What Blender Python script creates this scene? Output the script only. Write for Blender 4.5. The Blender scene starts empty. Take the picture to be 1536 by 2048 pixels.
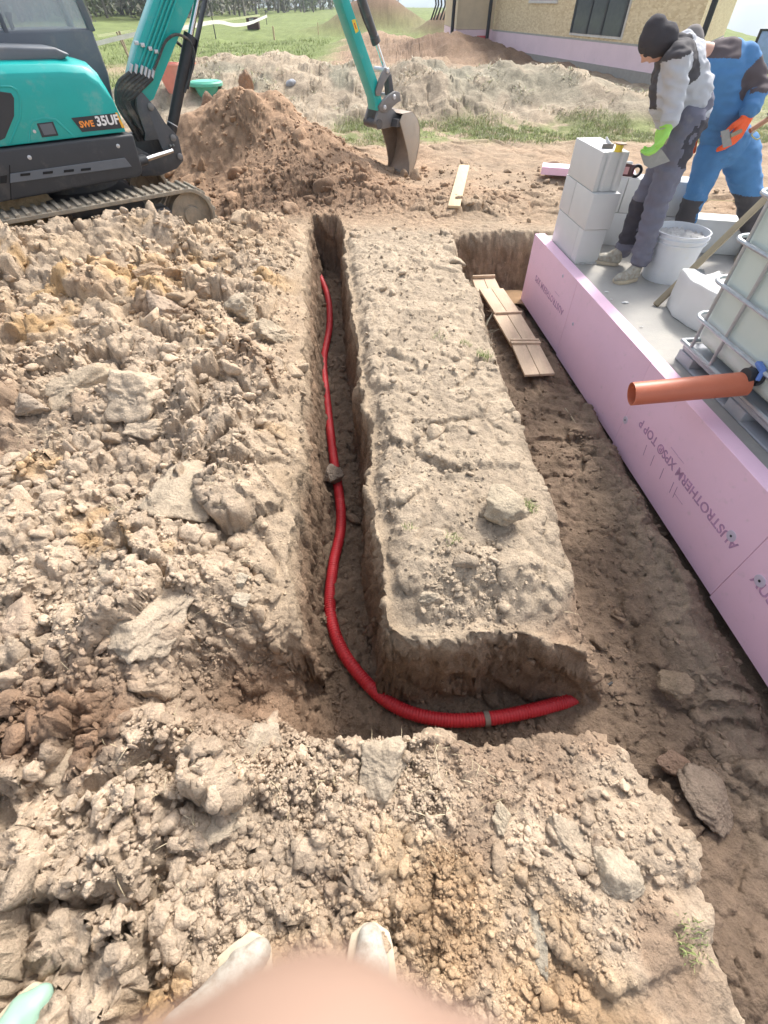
import bpy, bmesh, math, random
import numpy as np
from mathutils import Vector, Matrix, noise as mnoise
R = math.radians
random.seed(7); rng = np.random.default_rng(11)
scene = bpy.context.scene
COL = scene.collection
# ------------------------------------------------------------------ camera
H = 1.5; PITCH = 48.1; FPX = 920.0
cd = bpy.data.cameras.new("camera"); cam = bpy.data.objects.new("camera", cd); COL.objects.link(cam)
cam.location = (0, 0, H); cam.rotation_euler = (R(90 - PITCH), 0, 0)
cd.sensor_fit = 'VERTICAL'; cd.sensor_height = 24; cd.sensor_width = 18; cd.lens = FPX / 2048 * 24
cd.clip_start = 0.004; cd.clip_end = 9000
cd.dof.use_dof = True; cd.dof.focus_distance = 3.2; cd.dof.aperture_fstop = 4.6
scene.camera = cam
# ------------------------------------------------------------------ light
SUN_EL, SUN_AZ = 50, 33          # azimuth measured from +y (far) towards +x (right)
w = bpy.data.worlds.new("World"); scene.world = w; w.use_nodes = True
nt = w.node_tree; nt.nodes.clear()
out = nt.nodes.new('ShaderNodeOutputWorld'); bg = nt.nodes.new('ShaderNodeBackground')
sky = nt.nodes.new('ShaderNodeTexSky'); sky.sky_type = 'NISHITA'; sky.sun_disc = False
sky.sun_elevation = R(SUN_EL); sky.sun_rotation = R(SUN_AZ); sky.dust_density = 4.0; sky.air_density = 1.0; sky.ozone_density = 1.0
tc = nt.nodes.new('ShaderNodeTexCoord'); sep = nt.nodes.new('ShaderNodeSeparateXYZ'); mx = nt.nodes.new('ShaderNodeMath'); mx.operation = 'MAXIMUM'; mx.inputs[1].default_value = 0.03
cmb = nt.nodes.new('ShaderNodeCombineXYZ')
nt.links.new(tc.outputs['Generated'], sep.inputs[0]); nt.links.new(sep.outputs[0], cmb.inputs[0]); nt.links.new(sep.outputs[1], cmb.inputs[1])
nt.links.new(sep.outputs[2], mx.inputs[0]); nt.links.new(mx.outputs[0], cmb.inputs[2]); nt.links.new(cmb.outputs[0], sky.inputs[0])
hs_ = nt.nodes.new('ShaderNodeHueSaturation'); hs_.inputs['Saturation'].default_value = .5; nt.links.new(sky.outputs[0], hs_.inputs['Color']); nt.links.new(hs_.outputs[0], bg.inputs[0]); bg.inputs[1].default_value = 0.15; nt.links.new(bg.outputs[0], out.inputs[0])
sl = bpy.data.lights.new("sun", 'SUN'); sl.energy = 2.0; sl.angle = R(9.0); sl.color = (1.0, 0.955, 0.89)
so = bpy.data.objects.new("sun", sl); COL.objects.link(so)
sd = Vector((math.sin(R(SUN_AZ)) * math.cos(R(SUN_EL)), math.cos(R(SUN_AZ)) * math.cos(R(SUN_EL)), math.sin(R(SUN_EL))))
so.rotation_euler = sd.to_track_quat('Z', 'Y').to_euler()
scene.view_settings.view_transform = 'Standard'; scene.view_settings.look = 'None'
scene.view_settings.exposure = 1.06; scene.view_settings.gamma = 1.0
# ------------------------------------------------------------------ geometry helpers
_p = R(PITCH)
_S = Vector((1, 0, 0)); _U = Vector((0, math.sin(_p), math.cos(_p))); _F = Vector((0, math.cos(_p), -math.sin(_p)))
def ray(px, py): return _S * ((px - 768) / FPX) + _U * ((1024 - py) / FPX) + _F
def at(px, py, Y):                       # a survey point: the world point at distance Y
    d = ray(px, py); return Vector((0, 0, H)) + d * (Y / d.y)
def gr(px, py, z=0.0):
    d = ray(px, py); return Vector((0, 0, H)) + d * ((z - H) / d.z)
def on_plane(px, py, P0, N):
    d = ray(px, py); o = Vector((0, 0, H)); return o + d * (((P0 - o).dot(N)) / d.dot(N))
ORG = {}
def worg(o): return ORG.get(o.name, Vector(o.location))
def tag(o, label=None, cat=None, group=None, kind=None):
    if label: o['label'] = label
    if cat: o['category'] = cat
    if group: o['group'] = group
    if kind: o['kind'] = kind
    return o
def thing(name, label, cat, loc, group=None):
    o = bpy.data.objects.new(name, None); COL.objects.link(o); o.empty_display_size = .1
    o.location = loc; ORG[o.name] = Vector(loc); return tag(o, label, cat, group)
def mesh_obj(name, V, Fc, mat, parent=None, smooth=False, uvs=None, recenter=True):
    """V world coordinates; recentred on its own base and parented."""
    V = np.asarray(V, dtype=np.float64)
    c = Vector((0, 0, 0))
    if recenter and len(V):
        c = Vector(((V[:, 0].min() + V[:, 0].max()) / 2, (V[:, 1].min() + V[:, 1].max()) / 2, V[:, 2].min()))
    me = bpy.data.meshes.new(name); me.from_pydata((V - np.array(c)).tolist(), [], Fc); me.update()
    if smooth: me.polygons.foreach_set('use_smooth', [True] * len(me.polygons))
    if mat: me.materials.append(mat)
    return link(name, me, c, parent)
def link(name, me, c, parent=None):
    o = bpy.data.objects.new(name, me); COL.objects.link(o)
    c = Vector(c); ORG[o.name] = c
    if parent: o.parent = parent; o.location = c - worg(parent)
    else: o.location = c
    return o
def basis(d, up=Vector((0, 0, 1))):
    d = d.normalized()
    if abs(d.dot(up)) > .98: up = Vector((1, 0, 0))
    s = d.cross(up).normalized(); return s, s.cross(d).normalized()
class MB:
    def __init__(s): s.v = []; s.f = []
    def add(s, vs, fs):
        n = len(s.v); s.v += [tuple(v) for v in vs]; s.f += [tuple(i + n for i in f) for f in fs]; return s
    def box(s, c, sx, sy, sz, X=Vector((1, 0, 0)), Y=Vector((0, 1, 0)), Z=Vector((0, 0, 1))):
        c = Vector(c); vs = [c + X * (sx / 2 * a) + Y * (sy / 2 * b) + Z * (sz / 2 * k) for a in (-1, 1) for b in (-1, 1) for k in (-1, 1)]
        return s.add(vs, [(0, 1, 3, 2), (4, 6, 7, 5), (0, 4, 5, 1), (2, 3, 7, 6), (0, 2, 6, 4), (1, 5, 7, 3)])
    def bar(s, a, b, w, h, up=Vector((0, 0, 1))):
        a = Vector(a); b = Vector(b); d = (b - a); sx, sz = basis(d, up)
        return s.box((a + b) / 2, w, d.length, h, sx, d.normalized(), sz)
    def prism(s, poly, n0, n1):       # poly: list of world points (planar), n0/n1 offset vectors
        k = len(poly); vs = [Vector(p) + n0 for p in poly] + [Vector(p) + n1 for p in poly]
        return s.add(vs, [tuple(range(k))[::-1], tuple(range(k, 2 * k))] + [(i, (i + 1) % k, k + (i + 1) % k, k + i) for i in range(k)])
    def tube(s, pts, r, n=10, caps=True, rf=None):
        pts = [Vector(p) for p in pts]; rings = []; prev = None
        for i, p in enumerate(pts):
            d = (pts[min(i + 1, len(pts) - 1)] - pts[max(i - 1, 0)]).normalized()
            if prev is None: sx, sy = basis(d)
            else:
                sx = (prev - d * prev.dot(d)).normalized(); sy = sx.cross(d)
            prev = sx
            rr = r if rf is None else rf(i, len(pts))
            rings.append([p + (sx * math.cos(2 * math.pi * k / n) + sy * math.sin(2 * math.pi * k / n)) * rr for k in range(n)])
        vs = [v for rg in rings for v in rg]; m = len(pts)
        fs = [(i * n + k, i * n + (k + 1) % n, (i + 1) * n + (k + 1) % n, (i + 1) * n + k) for i in range(m - 1) for k in range(n)]
        if caps: fs += [tuple(range(n))[::-1], tuple(range((m - 1) * n, m * n))]
        return s.add(vs, fs)
    def lathe(s, c, prof, n=24, A=Vector((0, 0, 1)), caps=True):   # prof: (r, h)
        c = Vector(c); sx, sy = basis(A); m = len(prof)
        vs = [c + A * h + (sx * math.cos(2 * math.pi * k / n) + sy * math.sin(2 * math.pi * k / n)) * r for r, h in prof for k in range(n)]
        fs = [(i * n + k, i * n + (k + 1) % n, (i + 1) * n + (k + 1) % n, (i + 1) * n + k) for i in range(m - 1) for k in range(n)]
        if caps: fs += [tuple(range(n))[::-1], tuple(range((m - 1) * n, m * n))]
        return s.add(vs, fs)
    def build(s, name, mat, parent=None, bevel=0, seg=2, smooth=False, ang=35):
        V = np.array(s.v); c = Vector(((V[:, 0].min() + V[:, 0].max()) / 2, (V[:, 1].min() + V[:, 1].max()) / 2, V[:, 2].min()))
        me = bpy.data.meshes.new(name); me.from_pydata((V - np.array(c)).tolist(), [], s.f)
        bm = bmesh.new(); bm.from_mesh(me); bmesh.ops.recalc_face_normals(bm, faces=bm.faces)
        if bevel:
            es = [e for e in bm.edges if len(e.link_faces) == 2 and e.calc_face_angle(0) > R(25)]
            bmesh.ops.bevel(bm, geom=es, offset=bevel, segments=seg, affect='EDGES', profile=.5, clamp_overlap=True)
        bm.to_mesh(me); bm.free()
        if smooth or bevel:
            me.polygons.foreach_set('use_smooth', [True] * len(me.polygons))
            me.set_sharp_from_angle(angle=R(ang))
        me.materials.append(mat); me.update()
        return link(name, me, c, parent)
# ------------------------------------------------------------------ numpy noise
def _h(ix, iy, iz, seed):
    h = (ix.astype(np.int64) * 374761393 + iy.astype(np.int64) * 668265263 + iz * 2147483647 + seed * 1274126177) & 0xffffffff
    h = ((h ^ (h >> 13)) * 1274126177) & 0xffffffff
    h = ((h ^ (h >> 16)) * 2246822519) & 0xffffffff
    return ((h ^ (h >> 15)) & 0xffffff) / 16777216.0
def vn(x, y, seed=0):
    ix = np.floor(x); iy = np.floor(y); fx = x - ix; fy = y - iy
    fx = fx * fx * fx * (fx * (fx * 6 - 15) + 10); fy = fy * fy * fy * (fy * (fy * 6 - 15) + 10)
    ix = ix.astype(np.int64); iy = iy.astype(np.int64)
    a = _h(ix, iy, 0, seed); b = _h(ix + 1, iy, 0, seed); c = _h(ix, iy + 1, 0, seed); d = _h(ix + 1, iy + 1, 0, seed)
    return (a + (b - a) * fx) * (1 - fy) + (c + (d - c) * fx) * fy
def fbm(x, y, seed=0, o=4, g=.5):
    s = 0; a = 1; t = 0
    for i in range(o):
        s = s + a * (vn(x * 2 ** i + 17.3 * i, y * 2 ** i - 9.1 * i, seed + i) * 2 - 1); t += a; a *= g
    return s / t
def cell(x, y, seed=0):
    ix = np.floor(x).astype(np.int64); iy = np.floor(y).astype(np.int64)
    f1 = np.full(x.shape, 9.0); f2 = np.full(x.shape, 9.0); id1 = np.zeros(x.shape); sl = np.zeros(x.shape)
    for dx in (-1, 0, 1):
        for dy in (-1, 0, 1):
            cx = ix + dx; cy = iy + dy
            px = cx + _h(cx, cy, 1, seed); py = cy + _h(cx, cy, 2, seed); rid = _h(cx, cy, 3, seed)
            ex = x - px; ey = y - py; d = np.sqrt(ex * ex + ey * ey)
            ta = _h(cx, cy, 4, seed) * 6.283; tilt = ex * np.cos(ta) + ey * np.sin(ta)
            m = d < f1
            f2 = np.where(m, f1, np.minimum(f2, d)); id1 = np.where(m, rid, id1); sl = np.where(m, tilt, sl); f1 = np.where(m, d, f1)
    return f1, f2, id1, sl
def clods(x, y, s, seed, warp=.25):
    wx = x / s + warp * fbm(x / s * 1.3, y / s * 1.3, seed + 50, 3); wy = y / s + warp * fbm(x / s * 1.3 + 40, y / s * 1.3, seed + 60, 3)
    f1, f2, rid, tl = cell(wx, wy, seed)
    e = np.clip((f2 - f1) / .2, 0, 1); e = e * e * (3 - 2 * e)
    return e * (.25 + rid * 1.0) + tl * 1.05 * e * (rid > .25), rid
def ss(a, b, x):
    t = np.clip((x - a) / (b - a), 0, 1); return t * t * (3 - 2 * t)
def gauss(x, y, cx, cy, sx, sy, rot=0):
    c, s = math.cos(rot), math.sin(rot); dx = x - cx; dy = y - cy
    return np.exp(-(((dx * c + dy * s) / sx) ** 2 + ((-dx * s + dy * c) / sy) ** 2))
# ------------------------------------------------------------------ terrain function
XPS0 = Vector((1.45, 4.89, 0)); XD = Vector((.0874, -.9962, 0)).normalized(); XN = Vector((.9962, .0874, 0)).normalized()
def xw(y): return 1.45 + (4.89 - y) * .0877
def shear(y): return .095 * (np.clip(y, -.5, 6.0) - .9)
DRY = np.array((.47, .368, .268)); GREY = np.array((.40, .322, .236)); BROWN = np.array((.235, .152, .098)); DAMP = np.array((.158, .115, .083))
RED = np.array((.35, .228, .145)); OCH = np.array((.44, .28, .13)); GRASS = np.array((.17, .21, .07)); WEED = np.array((.33, .31, .23)); MUD = np.array((.355, .272, .187))
def terrain(x, y, detail=True):
    x = np.asarray(x, float); y = np.asarray(y, float)
    n1 = fbm(x * 1.1, y * 1.1, 1, 4); n2 = fbm(x * 5, y * 5, 5, 3); n3 = fbm(x * .25, y * .25, 9, 3); n4 = fbm(x * 18, y * 18, 15, 3)
    n5 = fbm(x * 2.6, y * 2.6, 25, 3)
    u = x + shear(y) + .042 * n5 * ss(.3, 1.2, y) + .028 * n2 + .010 * n4
    yy = y + .04 * n5 + .034 * n2 + .014 * n4
    near = 1 - ss(6.3, 7.5, y)
    # ---- surfaces before digging
    z = np.full(x.shape, -.12) + .03 * n1
    z = np.where(y > 5.3, z - .04, z)
    left = ss(-.25, -.75, u) * (1 - ss(5.0, 5.9, y))
    z = z + left * (.05 + .13 * fbm(x * 1.7, y * 1.7, 21, 3)) * ss(-2, .6, y)
    z = z + .17 * gauss(x, y, -2.1, 4.75, 1.1, .38, .45) + .12 * gauss(x, y, -3.7, 3.9, 1.2, .6, .4)
    z = z + .10 * gauss(x, y, -1.5, 2.3, .35, .2, .2) + .09 * gauss(x, y, -1.0, .75, .28, .2, .3)
    mid = ss(-.02, .12, u) * ss(.7, .95, yy) * (1 - ss(5.3, 5.9, y))
    z = z + mid * (.05 * gauss(u, y, .35, 2.2, .5, 3, 0) + .03 * n1)
    z = z - mid * (.20 * ss(1.22, .78, yy + .05 * n5) ** 1.5 + .07 * ss(.10, .0, u + .02 * n5) + .10 * ss(.55, .85, x + .06 * n5) * ss(2.6, .9, y))
    # machine pad
    z = z - .2 * ss(-1.2, -2.2, x) * ss(4.9, 5.6, y + .25 * (x + 2.5)) * (1 - ss(7.5, 9, y))
    # ---- far landforms
    z = z + (.66 * gauss(x, y, -1.85, 8.35, .75, .8, -.3) + .46 * gauss(x, y, -2.95, 8.6, .85, .8, 0) + .44 * gauss(x, y, -.95, 7.9, .75, .75, .2) + .17 * gauss(x, y, -1.3, 6.9, 1.4, .45)) * (1 + .35 * fbm(x * 1.5, y * 1.5, 61, 3))
    z = z + ss(6.8, 7.6, y) * .05 * n1 - .13 * gauss(x, y, .35, 8.1, .55, .6)
    md = ss(10.9, 13.3, y + .35 * n3) * (1 - ss(13.3, 15.6, y))
    z = z + md * (.68 + .15 * fbm(x * .9, y * .9, 31, 3)) * ss(-1.2, .4, x + .3 * n1) * (1 - ss(3.6, 6.3, x)) * (1 - .28 * gauss(x, y, .1, 13, .5, 9))
    z = z + .80 * gauss(x, y, -2.3, 14.5, 2.3, 2.1, .15) + .45 * gauss(x, y, -4.6, 13.6, 1.6, 1.5, 0) + .28 * gauss(x, y, 6.0, 12.6, 1.2, .8, .2)
    z = z + .7 * gauss(x, y, 2.6, 27, 2.4, 2.6, .1) + .35 * gauss(x, y, 1.3, 21, 1.5, 1.2) + 1.9 * gauss(x, y, -.6, 50, 3.3, 3) + 1.3 * gauss(x, y, 4.6, 44, 2.2, 2.5) + .5 * gauss(x, y, -.3, 32, 2.2, 3)
    z = z + .25 * n3 * ss(16, 40, y)
    # land falls into a valley on the right
    fall = ss(2, 60, x - .42 * y + 4) * ss(12, 30, np.hypot(x, y))
    rr = np.hypot(x, y)
    z = z - fall * (rr - 12) * .14 * (1 - ss(250, 700, rr) * .55)
    z = z - ss(180, 900, y) * 25
    # ---- excavations
    floor1 = -.70 + .025 * n2
    uL0, uL1 = -.375, -.235; uR1, uR0 = -.055, .01
    leftslope = ss(1.9, 1.5, y)
    a = ss(uL0 + .02 * leftslope, uL1 - .035 * leftslope - .035 * ss(2, 2.8, y), u); b = 1 - ss(uR1, uR0, u)
    endf = 1 - ss(5.86, 6.02, yy); frontf = ss(.44, .53, yy - .10 * ss(-.1, -.5, x))
    t1 = a * b * endf * frontf
    # cross leg
    backw = 1 - ss(.77, .85, yy + .03 * ss(.6, 1.0, x)); lft = ss(-.47, -.25, x + .04 * n2)
    t2 = backw * frontf * lft
    # pit beside the wall
    edge = .80 + .085 * ss(.5, .1, y) + .04 * ss(2.2, .9, y) - .10 * ss(3.2, 5.2, y) + .04 * n1
    pit = ss(edge - .06 - .03 * n5, edge + .14 + .12 * ss(1.8, .9, y) * ss(.6, .8, y) - .07 * ss(.5, .2, y), x + .012 * n4 + .02 * n2) * (1 - ss(5.22, 5.5, yy))
    pit = pit * ss(-3.5, -3.2, y)
    pf = -.62 - .06 * ss(4, 1, y) + .04 * n1 + .03 * n2 + .06 * gauss(x, y, 1.55, 1.6, .12, 1.5) + .05 * gauss(x, y, 1.35, 2.7, .25, .5) - .05 * gauss(x, y, 1.33, 5.05, .25, .3) + .10 * gauss(x, y, 1.1, -.1, .3, .3)
    dug = np.maximum(t1, t2)
    z = z + (floor1 - z) * dug
    pf = pf - .07 * ss(.07, .02, xw(y) - x)
    z = np.minimum(z, z + (pf - z) * pit)
    dugall = np.maximum(dug, pit)
    # slope of loose brown soil at the left corner of the trench
    sc = gauss(x, y, -.52, .66, .22, .17, .2); z = z - .30 * sc * (1 - dugall)
    slab = (x > xw(y) + .1) & (y < 4.95)
    # ---- masks
    onleft = left * (1 - dugall)
    onfront = ss(.62, .45, y) * (1 - dugall)
    onmid = mid * (1 - dugall)
    farz = ss(5.7, 6.4, y)
    grass = ss(9.7, 10.4, y + .5 * n1) * (1 - ss(11.2, 11.7, y + .4 * n1)) * ss(-1.2, -.5, x)
    meadow = ss(14.2, 17, y + .9 * n1 - .35 * (x + 4.8)) * (1 - ss(-3.2, -1.6, x + .5 * n1 - (y - 17) * .02)) 
    meadow = np.maximum(meadow, ss(34, 40, y + 2 * n1)); meadow = np.maximum(meadow, ss(1, 6, x - .42 * y + 1.5) * ss(11, 16, rr))
    strip = gauss(x, y, -6.5, 22.5, 9, 2.0, .12)
    meadow = meadow * (1 - .85 * strip)
    heap = np.clip((gauss(x, y, -1.7, 8.1, 1.5, 1.25) + gauss(x, y, -1.2, 7, 1.5, .7)) * 1.3, 0, 1)
    pitgap = ss(.12, .03, xw(y) - x)
    rough = np.clip(onleft * 1.0 + onfront * (.95 - .68 * ss(.02, .3, x + .1 * n1)) + onmid * .36 + dugall * .35 + farz * .55 * (1 - grass) * near + heap * .25, 0, 1.1) * (1 - .8 * pitgap * (pit > .5))
    wall = 4 * t1 * (1 - t1)
    if detail:
        lod1 = 1 - ss(14, 22, y); 
        c1, i1 = clods(x, y, .30, 70); c2, i2 = clods(x, y, .115, 80); c3, i3 = clods(x, y, .05, 90)
        lump = ss(-.15, .35, fbm(x * 1.3, y * 1.3, 44, 2))
        z = z + rough * lod1 * (.068 * c1 * (.35 + lump) + .034 * c2 * (1 - ss(10, 14, y)) + .013 * c3 * (1 - ss(7.5, 10, y)))
        c4, i4 = clods(x, y, .024, 95)
        stp = np.clip(wall + 4 * t2 * (1 - t2) + 4 * pit * (1 - pit), 0, 1)
        z = z + (1 - ss(6, 9, y)) * (1 - .92 * stp) * (.0055 * c4 * np.clip(rough + .3, 0, 1) + .008 * n4 + .004 * fbm(x * 60, y * 60, 99, 2))
        hum = ss(7, 12, y) * (1 - ss(40, 90, y)) * (1 - meadow) * (1 - .7 * grass)
        cm, im = clods(x, y, .42, 77, .5); z = z + hum * (.045 * cm + .13 * fbm(x * 1.6, y * 1.6, 33, 4))
    else: i1 = i2 = i3 = np.full(x.shape, .5)
    # ---- colour (what the soil itself is)
    c = np.empty(x.shape + (3,)); c[:] = MUD
    def mixc(c, col, m): m = np.clip(m, 0, 1)[..., None]; return c * (1 - m) + col * m
    cn = fbm(x * 1.9, y * 1.9, 120, 4); cn2 = fbm(x * 7, y * 7, 130, 3)
    c = mixc(c, DRY, onleft + onfront * .95)
    c = mixc(c, np.array((.475, .345, .215)), onleft * ss(1.6, 4, y) * .55 * ss(-.5, .3, cn))
    c = mixc(c, GREY, onmid * .95)
    c = mixc(c, BROWN, (onleft * ss(.18, .5, cn) + onfront * ss(.06, .35, cn + .2 * cn2)) * .62)
    c = mixc(c, OCH, (onleft + onfront * .45) * ss(.30, .55, fbm(x * 2.3 + 9, y * 2.3, 140, 4)) * .8)
    c = mixc(c, RED, ss(4.7, 6.2, y) * (1 - ss(9.3, 10.2, y)) * (.35 + .4 * cn))
    c = mixc(c, RED, heap * 1.2); c = mixc(c, BROWN * .95, gauss(x, y, -.8, 6.5, 1.1, .5) * .9)
    c = mixc(c, np.array((.385, .318, .235)), ss(10.8, 12, y) * (1 - meadow) * (.75 + .3 * cn))
    c = mixc(c, WEED * .8, md * ss(.0, .35, fbm(x * 1.2, y * 1.2, 150, 3)) * .9 * ss(1.0, .4, z))
    c = mixc(c, RED * .95, ss(19, 22, y) * (1 - meadow) * .7)
    c = mixc(c, GRASS * (1 + .2 * cn[..., None]), grass * .85 * ss(-.5, .1, n2)); c = mixc(c, GRASS * 1.0, meadow)
    c = mixc(c, BROWN * .8, np.clip(gauss(x, y, -.6, 50, 3.6, 3.4) + gauss(x, y, 4.6, 44, 2.6, 2.8) + gauss(x, y, 2.6, 27, 2.8, 3), 0, 1) * 1.3)
    # moisture of freshly cut earth
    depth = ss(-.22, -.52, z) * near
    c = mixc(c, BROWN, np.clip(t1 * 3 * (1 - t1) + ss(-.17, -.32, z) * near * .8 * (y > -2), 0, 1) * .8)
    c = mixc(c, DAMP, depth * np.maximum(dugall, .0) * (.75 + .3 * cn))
    c = mixc(c, BROWN, gauss(x, y, -.5, .62, .25, .2) * .9)
    c = mixc(c, RED, ss(5.15, 5.35, y) * pit * .6)
    c = mixc(c, GREY * .85, gauss(x, y, 1.55, 1.4, .16, 1.3) * pit * .7)
    tint = 1 + .16 * (i1 - .5) + .18 * (i2 - .5) + .12 * cn
    c = np.clip(c * tint[..., None], .02, .8)
    return z, c, dict(left=onleft, front=onfront, mid=onmid, dug=dugall, heap=heap, grass=grass, meadow=meadow, slab=slab, wall=wall, far=farz, md=md, rough=rough)
def tz(x, y): return float(terrain(np.array([x]), np.array([y]))[0][0])
# ------------------------------------------------------------------ materials
def newmat(name):
    m = bpy.data.materials.new(name); m.use_nodes = True; n = m.node_tree; n.nodes.clear()
    o = n.nodes.new('ShaderNodeOutputMaterial'); b = n.nodes.new('ShaderNodeBsdfPrincipled'); n.links.new(b.outputs[0], o.inputs[0]); return m, n, b
def N(n, t, **k):
    q = n.nodes.new(t)
    for a, v in k.items():
        if a in q.inputs: q.inputs[a].default_value = v
        else: setattr(q, a, v)
    return q
def mat(name, col, rough=.6, metal=0, var=.12, scale=9, bump=0, bscale=60, dirt=0, dirtcol=(.36, .29, .21), dscale=5, trans=0, alpha=1, coat=0, stretch=None, sss=0):
    m, n, b = newmat(name); L = n.links.new
    tcn = N(n, 'ShaderNodeTexCoord'); src = tcn.outputs['Object']
    if stretch:
        mp = N(n, 'ShaderNodeMapping'); mp.inputs['Scale'].default_value = stretch; L(src, mp.inputs[0]); src = mp.outputs[0]
    no = N(n, 'ShaderNodeTexNoise', Scale=scale, Detail=5.0, Roughness=.6); L(src, no.inputs['Vector'])
    mr = N(n, 'ShaderNodeMapRange'); mr.inputs[1].default_value = .25; mr.inputs[2].default_value = .75; mr.inputs[3].default_value = 1 - var; mr.inputs[4].default_value = 1 + var; L(no.outputs['Fac'], mr.inputs[0])
    mm = N(n, 'ShaderNodeVectorMath', operation='SCALE'); mm.inputs[0].default_value = col[:3]; L(mr.outputs[0], mm.inputs['Scale'])
    cur = mm.outputs[0]
    if dirt:
        n2 = N(n, 'ShaderNodeTexNoise', Scale=dscale, Detail=7.0, Roughness=.7); L(tcn.outputs['Object'], n2.inputs['Vector'])
        m2 = N(n, 'ShaderNodeMapRange'); m2.inputs[1].default_value = .62 - .3 * dirt; m2.inputs[2].default_value = .8 - .2 * dirt; m2.inputs[3].default_value = 0; m2.inputs[4].default_value = min(1, .5 + dirt * .5); L(n2.outputs['Fac'], m2.inputs[0])
        mi = N(n, 'ShaderNodeMix', data_type='RGBA'); L(m2.outputs[0], mi.inputs[0]); L(cur, mi.inputs[6]); mi.inputs[7].default_value = (*dirtcol, 1); cur = mi.outputs[2]
    L(cur, b.inputs['Base Color'])
    m3 = N(n, 'ShaderNodeMapRange'); m3.inputs[3].default_value = max(0, rough - .1); m3.inputs[4].default_value = min(1, rough + .15); L(no.outputs['Fac'], m3.inputs[0]); L(m3.outputs[0], b.inputs['Roughness'])
    b.inputs['Metallic'].default_value = metal
    if coat: b.inputs['Coat Weight'].default_value = coat; b.inputs['Coat Roughness'].default_value = .15
    if trans: b.inputs['Transmission Weight'].default_value = trans
    if sss: b.inputs['Subsurface Weight'].default_value = sss; b.inputs['Subsurface Radius'].default_value = (.012, .004, .002)
    if alpha < 1: b.inputs['Alpha'].default_value = alpha
    if bump:
        n4 = N(n, 'ShaderNodeTexNoise', Scale=bscale, Detail=5.0, Roughness=.65); L(src, n4.inputs['Vector'])
        bp = N(n, 'ShaderNodeBump', Strength=1.0, Distance=bump); L(n4.outputs['Fac'], bp.inputs['Height']); L(bp.outputs[0], b.inputs['Normal'])
    return m
def soilmat(name):
    m, n, b = newmat(name); L = n.links.new
    ca = N(n, 'ShaderNodeVertexColor'); ca.layer_name = 'col'
    g = N(n, 'ShaderNodeNewGeometry')
    a = N(n, 'ShaderNodeTexNoise', Scale=14.0, Detail=8.0, Roughness=.68); L(g.outputs['Position'], a.inputs['Vector'])
    a2 = N(n, 'ShaderNodeTexNoise', Scale=130.0, Detail=4.0, Roughness=.7); L(g.outputs['Position'], a2.inputs['Vector'])
    vo = N(n, 'ShaderNodeTexVoronoi', Scale=70.0); L(g.outputs['Position'], vo.inputs['Vector'])
    r1 = N(n, 'ShaderNodeMapRange'); r1.inputs[1].default_value = .3; r1.inputs[2].default_value = .7; r1.inputs[3].default_value = .74; r1.inputs[4].default_value = 1.22; L(a.outputs['Fac'], r1.inputs[0])
    r2 = N(n, 'ShaderNodeMapRange'); r2.inputs[1].default_value = .3; r2.inputs[2].default_value = .7; r2.inputs[3].default_value = .80; r2.inputs[4].default_value = 1.18; L(a2.outputs['Fac'], r2.inputs[0])
    mu = N(n, 'ShaderNodeMath', operation='MULTIPLY'); L(r1.outputs[0], mu.inputs[0]); L(r2.outputs[0], mu.inputs[1])
    sc = N(n, 'ShaderNodeVectorMath', operation='SCALE'); L(ca.outputs['Color'], sc.inputs[0]); L(mu.outputs[0], sc.inputs['Scale']); L(sc.outputs[0], b.inputs['Base Color'])
    b.inputs['Roughness'].default_value = .93; b.inputs['Specular IOR Level'].default_value = .25
    b1 = N(n, 'ShaderNodeBump', Strength=.95, Distance=.020); L(a.outputs['Fac'], b1.inputs['Height'])
    b2 = N(n, 'ShaderNodeBump', Strength=.95, Distance=.006); L(a2.outputs['Fac'], b2.inputs['Height']); L(b1.outputs[0], b2.inputs['Normal'])
    b3 = N(n, 'ShaderNodeBump', Strength=.6, Distance=-.004); L(vo.outputs['Distance'], b3.inputs['Height']); L(b2.outputs[0], b3.inputs['Normal'])
    L(b3.outputs[0], b.inputs['Normal']); return m
def vcolmat(name, rough=.8, trans=0):
    m, n, b = newmat(name); ca = N(n, 'ShaderNodeVertexColor'); ca.layer_name = 'col'; n.links.new(ca.outputs['Color'], b.inputs['Base Color'])
    b.inputs['Roughness'].default_value = rough; return m
M_SOIL = soilmat('soil')
def setcol(me, c):
    a = me.color_attributes.new('col', 'FLOAT_COLOR', 'POINT'); q = np.ones((len(c), 4), np.float32); q[:, :3] = c; a.data.foreach_set('color', q.ravel())
def bigmesh(name, V, Q, col, mt, smooth=True):
    """V (n,3), Q (m,k) faces, fast"""
    me = bpy.data.meshes.new(name); k = Q.shape[1]
    me.vertices.add(len(V)); me.vertices.foreach_set('co', V.astype(np.float32).ravel())
    me.loops.add(Q.size); me.loops.foreach_set('vertex_index', Q.astype(np.int32).ravel())
    me.polygons.add(len(Q)); me.polygons.foreach_set('loop_start', np.arange(0, Q.size, k, dtype=np.int32)); me.polygons.foreach_set('loop_total', np.full(len(Q), k, np.int32))
    me.update(calc_edges=True); me.polygons.foreach_set('use_smooth', np.full(len(Q), smooth))
    if col is not None: setcol(me, col)
    me.materials.append(mt); me.validate(); o = bpy.data.objects.new(name, me); COL.objects.link(o); ORG[o.name] = Vector((0, 0, 0)); return o
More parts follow.
